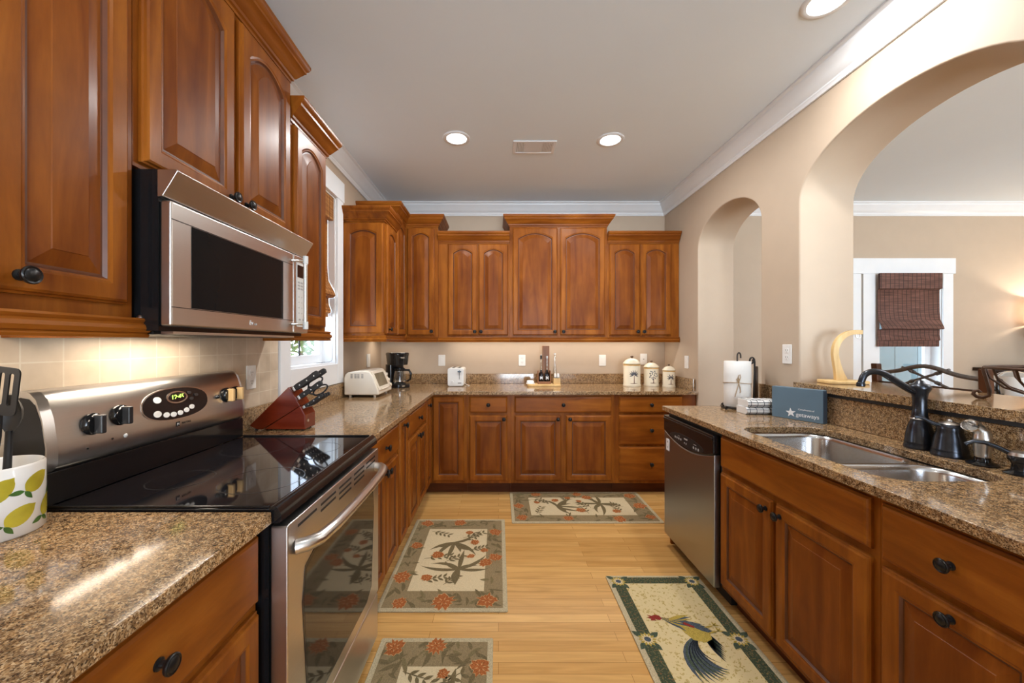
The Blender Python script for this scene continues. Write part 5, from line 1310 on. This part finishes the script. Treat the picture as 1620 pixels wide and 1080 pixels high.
# banana hanger on the bar
t = thing('banana_hanger', 'pale wood banana hanger with curved neck on the raised bar', 'banana hanger', (1.90, 2.135, 1.1105), math.radians(-8))
MB().prism(rrect(0.005, 0, 0.20, 0.125, 0.02, 5), 0.0, 0.018).build('base', 'pale_wood', t, smooth=0, bevel=0.005)
cl = [(-0.005, 0.0185, 0.058), (-0.015, 0.06, 0.040), (-0.028, 0.12, 0.030), (-0.034, 0.17, 0.028), (-0.026, 0.215, 0.028), (-0.004, 0.252, 0.028), (0.028, 0.275, 0.026), (0.062, 0.283, 0.024), (0.098, 0.282, 0.022)]
fine = []
for k in range(len(cl) - 1):
    for q in range(4):
        s = q / 4; p0, p1 = cl[max(k - 1, 0)], cl[k]; p2, p3 = cl[k + 1], cl[min(k + 2, len(cl) - 1)]
        fine.append(tuple(0.5 * (2 * p1[i] + (p2[i] - p0[i]) * s + (2 * p0[i] - 5 * p1[i] + 4 * p2[i] - p3[i]) * s * s + (3 * p1[i] - p0[i] - 3 * p2[i] + p3[i]) * s ** 3) for i in range(3)))
fine.append(cl[-1]); rings = []
for k, (x, z, wd_) in enumerate(fine):
    q0, q1 = fine[max(k - 1, 0)], fine[min(k + 1, len(fine) - 1)]
    d = Vector((q1[0] - q0[0], q1[1] - q0[1])).normalized(); nn = Vector((d.y, -d.x)) * wd_ / 2
    if k == 0: nn = Vector((wd_ / 2, 0))
    rings.append([(x + nn.x, -0.011, z + nn.y), (x + nn.x, 0.011, z + nn.y), (x - nn.x, 0.011, z - nn.y), (x - nn.x, -0.011, z - nn.y)])
MB().loft(rings).build('neck', 'pale_wood', t, smooth=30, bevel=0.003)
MB().tube([(0.070, 0, 0.272)] + [(0.070 + 0.012 - 0.012 * math.cos(a), 0, 0.262 - 0.013 * math.sin(a)) for a in [PI * 1.35 * k / 10 for k in range(11)]], 0.0025, 8).build('hook', 'nickel', t, smooth=60)

# iron scroll basket on the bar
t = thing('iron_basket', 'brown wrought iron scroll-legged basket on the raised bar', 'basket', (2.045, 1.385, 1.1105))
Rr = 0.185
MB().tube([(Rr * math.cos(2 * PI * k / 48), Rr * math.sin(2 * PI * k / 48), 0.128) for k in range(49)], 0.006, 8).build('rim', 'iron', t, smooth=60)
MB().tube([(0.09 * math.cos(2 * PI * k / 32), 0.09 * math.sin(2 * PI * k / 32), 0.030) for k in range(33)], 0.004, 8).build('lower_ring', 'iron', t, smooth=60)
for k in range(14):
    a = 2 * PI * k / 14; c_, s_ = math.cos(a), math.sin(a)
    MB().tube([(Rr * c_, Rr * s_, 0.128), (Rr * 0.93 * c_, Rr * 0.93 * s_, 0.085), (Rr * 0.75 * c_, Rr * 0.75 * s_, 0.050), (0.09 * c_, 0.09 * s_, 0.030)], 0.004, 6).build('rib', 'iron', t, smooth=60)
for k in range(4):
    a = math.radians(130 + k * 90); c_, s_ = math.cos(a), math.sin(a)
    pts = [(Rr + 0.0, 0.128), (Rr + 0.004, 0.118), (Rr - 0.004, 0.08), (Rr - 0.012, 0.035), (Rr - 0.010, 0.015), (Rr + 0.004, 0.0065), (Rr + 0.020, 0.0075), (Rr + 0.029, 0.018), (Rr + 0.026, 0.030), (Rr + 0.016, 0.032), (Rr + 0.012, 0.025)]
    MB().tube([(r_ * c_, r_ * s_, z) for r_, z in pts], 0.0065, 8).build('leg', 'iron', t, smooth=60)

# ------------------------------------------------------------------ dining side
t = thing('bar_stool', 'dark wood bar stool with curved iron crossed back, behind the bar', 'bar stool', (2.42, 2.175, 0))
for sy, lbl in ((-0.275, 'near'), (0.275, 'far')):
    MB().loft([[(x + dx, sy + y, z) for x, y in ((-0.017, -0.019), (0.017, -0.019), (0.017, 0.019), (-0.017, 0.019))] for z, dx in ((0.0, 0.06), (0.45, 0.02), (0.75, 0.0), (1.205, -0.02))]).build('back_post', 'chair_wood', t, bevel=0.004)
    MB().loft([[(x + 0.40 - 0.0, sy * 0.92 + y, z) for x, y in ((-0.022, -0.022), (0.022, -0.022), (0.022, 0.022), (-0.022, 0.022))] for z in (0.0, 0.70)]).build('leg', 'chair_wood', t, bevel=0.004)
    MB().box(0.03, 0.40, sy * 0.94 - 0.012, sy * 0.94 + 0.012, 0.24, 0.28).build('stretcher', 'chair_wood', t, bevel=0.003)
MB().prism(rrect(0.22, 0, 0.46, 0.50, 0.04, 5), 0.705, 0.765).build('seat', 'chair_wood', t, smooth=30, bevel=0.012, seg=3)
MB().tube([(-0.018, 0.255 - 0.51 * k / 16, 1.152 + 0.052 * math.exp(-((k - 8) / 4.2) ** 2)) for k in range(17)], 0.012, 10).build('top_rail', 'iron_grey', t, smooth=60)
MB().tube([(-0.010, 0.255 - 0.51 * k / 8, 1.088) for k in range(9)], 0.009, 10).build('lower_rail', 'iron', t, smooth=60)
for sg in (-1, 1):
    MB().tube([(-0.014, -0.12 * sg, 1.090), (-0.016, 0.12 * sg, 1.192)], 0.007, 8).build('cross_bar', 'iron_grey', t, smooth=60)
    for q in (-0.55, 0.55):
        c_ = Vector((-0.015, 0.12 * sg * q, 1.141 + 0.051 * q)); d = Vector((0, 0.24 * sg, 0.102)).normalized()
        MB().tube([c_ - d * 0.010, c_ + d * 0.010], 0.011, 8).build('collar', 'iron_grey', t)

t = thing('sideboard', 'dark wood sideboard against the dining wall under the lamp', 'sideboard', (5.62, YB - 0.24, 0))
box(-0.60, 0.60, -0.20, 0.22, 0.08, 1.05).build('body', 'dark_wood', t, bevel=0.004)
box(-0.66, 0.66, -0.235, 0.236, 1.051, 1.085).build('top', 'dark_wood', t, bevel=0.006)
for x0, x1 in ((-0.575, -0.01), (0.01, 0.575)):
    d_ = box(x0, x1, -0.222, -0.201, 0.13, 1.0).build('door', 'dark_wood', t, bevel=0.004)
    MB().lathe(KNOB, (x1 - 0.04 if x0 < 0 else x0 + 0.04, -0.222, 0.6), 'y', 14, cap=False).build('knob', 'knob', d_)
for x in (-0.56, 0.56):
    for y in (-0.16, 0.18): box(x - 0.03, x + 0.03, y - 0.03, y + 0.03, 0, 0.079).build('foot', 'dark_wood', t)
t = thing('counter_table', 'tall dark dining table behind the raised bar at right', 'table', (3.95, 2.6, 0))
MB().prism(rrect(0, 0, 1.1, 1.0, 0.03, 4), 0.915, 0.950).build('table_top', 'dark_wood', t, bevel=0.005)
for x in (-0.48, 0.48):
    for y in (-0.43, 0.43): box(x - 0.04, x + 0.04, y - 0.04, y + 0.04, 0, 0.914).build('leg', 'dark_wood', t)
t = thing('ice_bucket', 'white bucket with metal top on the table behind the basket', 'bucket', (3.50, 2.62, 0.951))
MB().lathe([(0.0, 0.0), (0.066, 0.0), (0.070, 0.006), (0.086, 0.15), (0.088, 0.158), (0.080, 0.158), (0.062, 0.01), (0.0, 0.008)], (0, 0, 0), 'z', 32, cap=False).build('bucket', 'ceramic', t, smooth=50)
MB().lathe([(0.083, 0.159), (0.060, 0.180), (0.025, 0.192), (0.010, 0.194), (0.012, 0.206), (0.0, 0.210)], (0, 0, 0), 'z', 32, cap=False).build('lid', 'chrome', t, smooth=50)
MB().tube([(-0.082, 0, 0.13), (-0.105, 0, 0.125), (-0.112, 0, 0.08), (-0.100, 0, 0.03), (-0.072, 0, 0.03)], 0.010, 10).build('handle', 'black', t, smooth=60)

# sconce
LXc, LZ = 5.62, 1.52
t = thing('wall_sconce', 'wall sconce with pale drum shade over an iron basket', 'wall lamp', (LXc, YB - 0.26, 0))
MB().lathe([(0.245, 1.535), (0.250, 1.80)], (0, 0, 0), 'z', 40, cap=False).build('lamp_shade', 'shade_cloth', t, smooth=60, solid=False)
MB().tube([(0.33 * math.cos(2 * PI * k / 48) * 0.72, 0.33 * math.sin(2 * PI * k / 48) * 0.72, 1.52) for k in range(49)], 0.008, 8).build('rim', 'iron_grey', t, smooth=60)
MB().lathe([(0.0, 1.505), (0.236, 1.512), (0.246, 1.524), (0.236, 1.530), (0.0, 1.520)], (0, 0, 0), 'z', 40, cap=False).build('tray', 'iron_grey', t, smooth=60)
for k in range(14):
    a = 2 * PI * k / 14; c_, s_ = math.cos(a), math.sin(a)
    MB().tube([(r_ * c_, r_ * s_, z) for r_, z in ((0.238, 1.515), (0.225, 1.455), (0.18, 1.405), (0.11, 1.365), (0.03, 1.345))], 0.006, 6).build('rib', 'iron', t, smooth=60)
MB().lathe([(0.0, 1.31), (0.02, 1.325), (0.035, 1.345), (0.0, 1.355)], (0, 0, 0), 'z', 20, cap=False).build('finial', 'iron', t, smooth=60)
MB().tube([(0, 0, 1.345), (0, 0.10, 1.36), (0, 0.20, 1.40), (0, 0.245, 1.44)], 0.010, 8).build('arm', 'iron', t, smooth=60)
MB().lathe([(0.06, 0), (0.06, 0.012), (0.0, 0.014)], (0, 0.2595, 1.44), 'y', 24, cap=False).build('wall_plate', 'iron', t)
light('sconce_bulb', 'POINT', (LXc, YB - 0.26, 1.66), 16, WARM, size=0.05)

# ------------------------------------------------------------------ rugs
def leafy(b, x, y, n, r0, r1, a0, da, wd, z, m):
    b.mat(m)
    for k in range(n):
        a = a0 + da * k; ln = r0 + (r1 - r0) * (0.5 + 0.5 * math.sin(k * 2.3))
        bend = 0.75 * math.sin(k * 1.9 + 0.5)
        p1 = leaf_curve(x, y, ln, wd, a, bend); b.flat(p1, z + k * 1e-5)
def leaf_curve(x, y, ln, wd, a, bend, n=7):
    c = []; 
    for k in range(n + 1):
        s = k / n; aa = a + bend * s * 1.6
        if k == 0: c.append((x, y)); continue
        c.append((c[-1][0] + ln / n * math.cos(aa), c[-1][1] + ln / n * math.sin(aa)))
    L, R = [], []
    for k in range(n + 1):
        s = k / n; aa = a + bend * s * 1.6; h = wd / 2 * (0.35 + 0.65 * math.sin(PI * min(1, s * 0.95 + 0.05))) * (1 - s ** 4)
        L.append((c[k][0] - h * math.sin(aa), c[k][1] + h * math.cos(aa))); R.append((c[k][0] + h * math.sin(aa), c[k][1] - h * math.cos(aa)))
    return L + list(reversed(R[:-1]))
def sprig(b, x, y, a, ln, z, m, n=4, lw=0.016, ll=0.042):
    b.mat(m); ca, sa = math.cos(a), math.sin(a)
    b.flat(leaf_curve(x, y, ln, 0.006, a, 0.1), z)
    for k in range(n):
        s = (k + 1) / n * ln
        for sg in (-1, 1):
            b.flat(leaf_poly(x + s * ca, y + s * sa, ll, lw, a + sg * 0.85, 5), z + 1e-5 * (k + 1))
def flower(b, x, y, r, z, rnd):
    b.mat('rug_flower2'); 
    ph = rnd.random() * 3; jit = [rnd.uniform(0.72, 1.12) for _ in range(26)]
    def star(rr, n, j, ph): return [(x + rr * jit[k % 26] * (1 + (j if k % 2 else -j)) * math.cos(ph + 2 * PI * k / n), y + rr * jit[k % 26] * (1 + (j if k % 2 else -j)) * math.sin(ph + 2 * PI * k / n)) for k in range(n)]
    b.flat(star(r * 1.03, 26, 0.10, ph), z)
    b.mat('rug_flower'); b.flat(star(r * 0.97, 26, 0.14, ph), z + 1e-4)
    b.mat('rug_flower2')
    for k in range(6):
        a = ph + k * 1.05; b.flat(leaf_poly(x + r * 0.2 * math.cos(a), y + r * 0.2 * math.sin(a), r * 0.38, r * 0.08, a, 4), z + 2e-4)
def floral_rug(label, cx, cy, W_, L_, rz, seed):
    """W_ across, L_ along local y"""
    rnd = random.Random(seed)
    t = thing('rug', label, 'rug', (cx, cy, 0.0005), rz, 'floral kitchen rugs')
    bd = MB().prism(rrect(0, 0, W_, L_, 0.008, 2), 0, 0.007).build('binding', 'rug_bind', t, smooth=0, bevel=0.002)
    b = MB().mat('rug_border'); e = 0.024
    b.flat([(-W_ / 2 + e, -L_ / 2 + e), (W_ / 2 - e, -L_ / 2 + e), (W_ / 2 - e, L_ / 2 - e), (-W_ / 2 + e, L_ / 2 - e)], 0.0074)
    bw = 0.125; iw, il = W_ / 2 - bw, L_ / 2 - bw - 0.03
    b.mat('rug_field'); b.flat([(-iw, -il), (iw, -il), (iw, il), (-iw, il)], 0.0077)
    z = 0.0080
    # border foliage
    for k in range(110):
        s = rnd.random(); side = k % 4
        if side < 2: x = (W_ / 2 - 0.075 + rnd.uniform(-0.028, 0.028)) * (1 if side else -1); y = (s - 0.5) * (L_ - 0.12)
        else: y = (L_ / 2 - 0.085 + rnd.uniform(-0.035, 0.035)) * (1 if side == 3 else -1); x = (s - 0.5) * (W_ - 0.12)
        a = rnd.uniform(0, 2 * PI); ln = rnd.uniform(0.04, 0.095)
        lim = lambda p: (max(-W_ / 2 + e, min(W_ / 2 - e, p[0])), max(-L_ / 2 + e, min(L_ / 2 - e, p[1])))
        b.mat('rug_leaf' if k % 3 else 'rug_leaf2')
        b.flat([lim(p) for p in leaf_curve(x, y, ln, rnd.uniform(0.012, 0.026), a, rnd.uniform(-0.6, 0.6))], z + k * 4e-6)
    # big fan clusters in the field
    z = 0.0083
    leafy(b, -0.01, il * 0.46, 8, 0.13, 0.23, -2.9, 0.42, 0.030, z, 'rug_leaf')
    leafy(b, iw * 0.25, -il * 0.42, 9, 0.12, 0.24, -0.3, 0.62, 0.030, z, 'rug_leaf')
    for x, y, a, ln in ((iw * 0.2, il * 0.62, 0.5, 0.15), (-iw * 0.9, il * 0.9, -0.4, 0.13), (iw * 0.8, il * 0.95, -2.0, 0.14), (-iw * 0.85, -il * 0.10, 0.2, 0.16), (-iw * 0.2, -il * 0.20, 0.6, 0.12),
                        (-iw * 0.7, -il * 0.75, 0.3, 0.12), (iw * 0.5, il * 0.2, 0.3, 0.10), (-iw * 0.1, -il * 0.85, 0.9, 0.1)):
        sprig(b, x, y, a, ln, z + 2e-4, 'rug_leaf', 4)
    z = 0.0087
    for x, y, r in ((iw * 0.62, il * 0.46, 0.032), (iw * 0.95, il * 0.18, 0.026), (-iw * 0.48, il * 0.02, 0.040), (-iw * 0.6, -il * 0.66, 0.034), (iw * 0.4, il * 0.85, 0.026), (iw * 1.0, -il * 0.22, 0.042), (iw * 0.55, -il * 0.02, 0.026)):
        flower(b, x, y, r, z, rnd)
    for x, y, r in ((-0.36, 0.43, 0.045), (0.0, 0.44, 0.045), (0.40, 0.30, 0.046), (0.40, -0.02, 0.042), (0.34, -0.42, 0.052), (0.0, -0.43, 0.058), (-0.40, -0.22, 0.052), (-0.38, 0.12, 0.040), (-0.34, -0.44, 0.04)):
        flower(b, x * W_, y * L_, r, z, rnd)
    b.build('pile', None, bd, smooth=0, solid=False)
floral_rug('floral rug in front of the left base cabinets, middle of the floor', -0.283, 2.407, 0.66, 1.0, 0, 3)
floral_rug('floral rug lying lengthwise in front of the back base cabinets', 0.665, 3.145, 0.59, 1.13, PI / 2, 5)
floral_rug('floral rug nearest the viewer, in front of the oven', -0.273, 1.335, 0.50, 0.80, 0, 9)

# rooster rug
RCX, RCY, RWD, RLN = 0.872, 1.725, 0.525, 0.95
t = thing('rug', 'long rug with a rooster and green border before the sink cabinets', 'rug', (RCX, RCY, 0.0005))
bd = MB().prism(rrect(0, 0, RWD, RLN, 0.008, 2), 0, 0.007).build('binding', 'rug_bind', t, smooth=0, bevel=0.002)
b = MB()
def rect(x0, x1, y0, y1, z, m): b.mat(m); b.flat([(x0, y0), (x1, y0), (x1, y1), (x0, y1)], z)
e = 0.026; rect(-RWD / 2 + e, RWD / 2 - e, -RLN / 2 + e - 0.01, RLN / 2 - e + 0.008, 0.0074, 'rr_border')
e2 = 0.083; rect(-RWD / 2 + e2, RWD / 2 - e2, -RLN / 2 + e2, RLN / 2 - e2 + 0.01, 0.0077, 'rr_field')
def daisy(x, y, r, z):
    b.mat('rr_green')
    for a in (0.6, 2.4, 4.0, 5.3): b.flat(leaf_poly(x + r * 0.5 * math.cos(a), y + r * 0.5 * math.sin(a), r * 1.3, r * 0.7, a, 5), z)
    b.mat('rr_gold')
    for k in range(12): b.flat(leaf_poly(x, y, r, r * 0.42, k * PI / 6, 5), z + 1e-4 + k * 3e-6)
    b.mat('rug_field')
    for k in range(12): b.flat(leaf_poly(x, y, r * 0.8, r * 0.2, k * PI / 6 + 0.25, 4), z + 2e-4 + k * 3e-6)
    b.mat('rr_blue'); b.flat([(x + r * 0.36 * math.cos(2 * PI * k / 12), y + r * 0.36 * math.sin(2 * PI * k / 12)) for k in range(12)], z + 3e-4)
for sx_ in (-1, 1):
    for yy in (RLN / 2 - 0.055, 0.0, -RLN / 2 + 0.055):
        daisy(sx_ * (RWD / 2 - 0.058), yy, 0.042, 0.0080)
# bird: u forward (+y), v up (-x)
def ru(pts, z, m): b.mat(m); b.flat([(-v * 1.0 - 0.0, u) for u, v in pts], z)
def rs(u, v, ln, wd, a, bend, z, m): b.mat(m); b.flat([(-q[1], q[0]) for q in leaf_curve(u, v, ln, wd, a, bend, 9)], z)
z = 0.0082
for k in range(9):   # tail plumes: up and over, sweeping back
    a = PI * 0.62 + k * 0.055
    rs(0.012 - k * 0.004, -0.02 + k * 0.002, 0.285 - k * 0.012, 0.030, a, 0.95 + k * 0.045, z + k * 2e-5, 'rr_green' if k % 2 else 'rr_blue')
for k in range(6):
    rs(0.006 - k * 0.003, -0.015, 0.25 - k * 0.02, 0.007, PI * 0.64 + k * 0.07, 0.98 + k * 0.05, z + 3e-4, 'rr_dark')
for k in range(7):
    rs(-0.01 + k * 0.008, -0.055 - k * 0.004, 0.12 - k * 0.004, 0.015, PI * 1.02 + k * 0.03, 0.12, z + 3.5e-4, 'rr_green' if k % 2 else 'rr_dark')
ru([(0.085, 0.03), (0.10, -0.02), (0.085, -0.07), (0.045, -0.095), (0.0, -0.085), (-0.02, -0.045), (-0.005, 0.0), (0.04, 0.02)], z + 4e-4, 'rr_gold')
for k in range(8): rs(0.135 - k * 0.002, 0.085 - k * 0.004, 0.12, 0.022, -PI * 0.5 - 0.75 + k * 0.16, -0.1, z + 5e-4 + k * 1e-5, 'rr_gold' if k % 2 else 'rr_blue')
ru([(0.155, 0.112), (0.148, 0.128), (0.128, 0.125), (0.118, 0.100), (0.130, 0.085), (0.150, 0.092)], z + 7e-4, 'rr_red')
ru([(0.146, 0.126), (0.156, 0.150), (0.140, 0.138), (0.138, 0.156), (0.126, 0.138), (0.116, 0.146), (0.116, 0.118)], z + 7.2e-4, 'rr_red')
ru([(0.154, 0.112), (0.172, 0.108), (0.154, 0.102)], z + 7.4e-4, 'rr_gold')
for k in range(5): rs(0.110 - k * 0.006, 0.01 - k * 0.012, 0.10, 0.026, -PI * 0.62 - k * 0.09, 0.2, z + 8e-4 + k * 1e-5, 'rr_blue')
ru([(0.095, 0.005), (0.105, -0.01), (0.075, -0.045), (0.066, -0.035)], z + 9e-4, 'rr_red')
for du in (0.0, 0.035):
    rs(0.035 + du, -0.088, 0.055, 0.010, -PI * 0.5 + 0.25, 0.0, z + 9e-4, 'rr_gold')
    for q in (-0.5, 0.3, 1.0): rs(0.048 + du, -0.138, 0.028, 0.008, -PI * 0.5 + q + 0.4, 0.1, z + 9.2e-4, 'rr_gold')
b.build('pile', None, bd, smooth=0, solid=False)

# ------------------------------------------------------------------ outside the windows
t = thing('shutter', 'pale blue boarded shutter outside the dining window', 'shutter', (5.40, 5.25, 0))
sh = MB()
for k in range(4): sh.box(-0.62 + k * 0.31, -0.315 + k * 0.31, 0, 0.04, 0.0, 2.4)
sh.build('boards', 'blue_board', t, smooth=0, bevel=0.006)
MB().box(-0.60, 0.60, -0.03, -0.0005, 0.3, 0.42).box(-0.60, 0.60, -0.03, -0.0005, 1.7, 1.82).build('battens', 'blue_board', t, smooth=0)
t = thing('shrub', 'green leafy shrub outside the kitchen window', 'shrub', (-3.1, 5.0, -0.3))
sr = random.Random(2); lv = MB()
for k in range(900):
    a = sr.uniform(0, 2 * PI); el = sr.uniform(-0.2, 1.0); r_ = 0.9 * sr.uniform(0.75, 1.05)
    c_ = Vector((r_ * math.cos(a) * math.cos(el), r_ * math.sin(a) * math.cos(el), 1.2 + 0.9 * r_ * math.sin(el)))
    d1 = Vector((sr.uniform(-1, 1), sr.uniform(-1, 1), sr.uniform(-1, 1))).normalized(); d2 = d1.cross(Vector((sr.uniform(-1, 1), sr.uniform(-1, 1), sr.uniform(-1, 1)))).normalized()
    lv.face([lv.v(c_ - d1 * 0.07), lv.v(c_ + d2 * 0.03), lv.v(c_ + d1 * 0.07), lv.v(c_ - d2 * 0.03)])
lv.build('foliage', 'foliage', t, smooth=0, solid=False)
for k in range(3): MB().tube([(0.1 * k - 0.1, 0, 0), (0.2 * k - 0.2, 0.1, 0.7), (0.5 * k - 0.5, 0.1, 1.5)], [0.05, 0.04, 0.02], 8).build('stem', 'dark_wood', t)
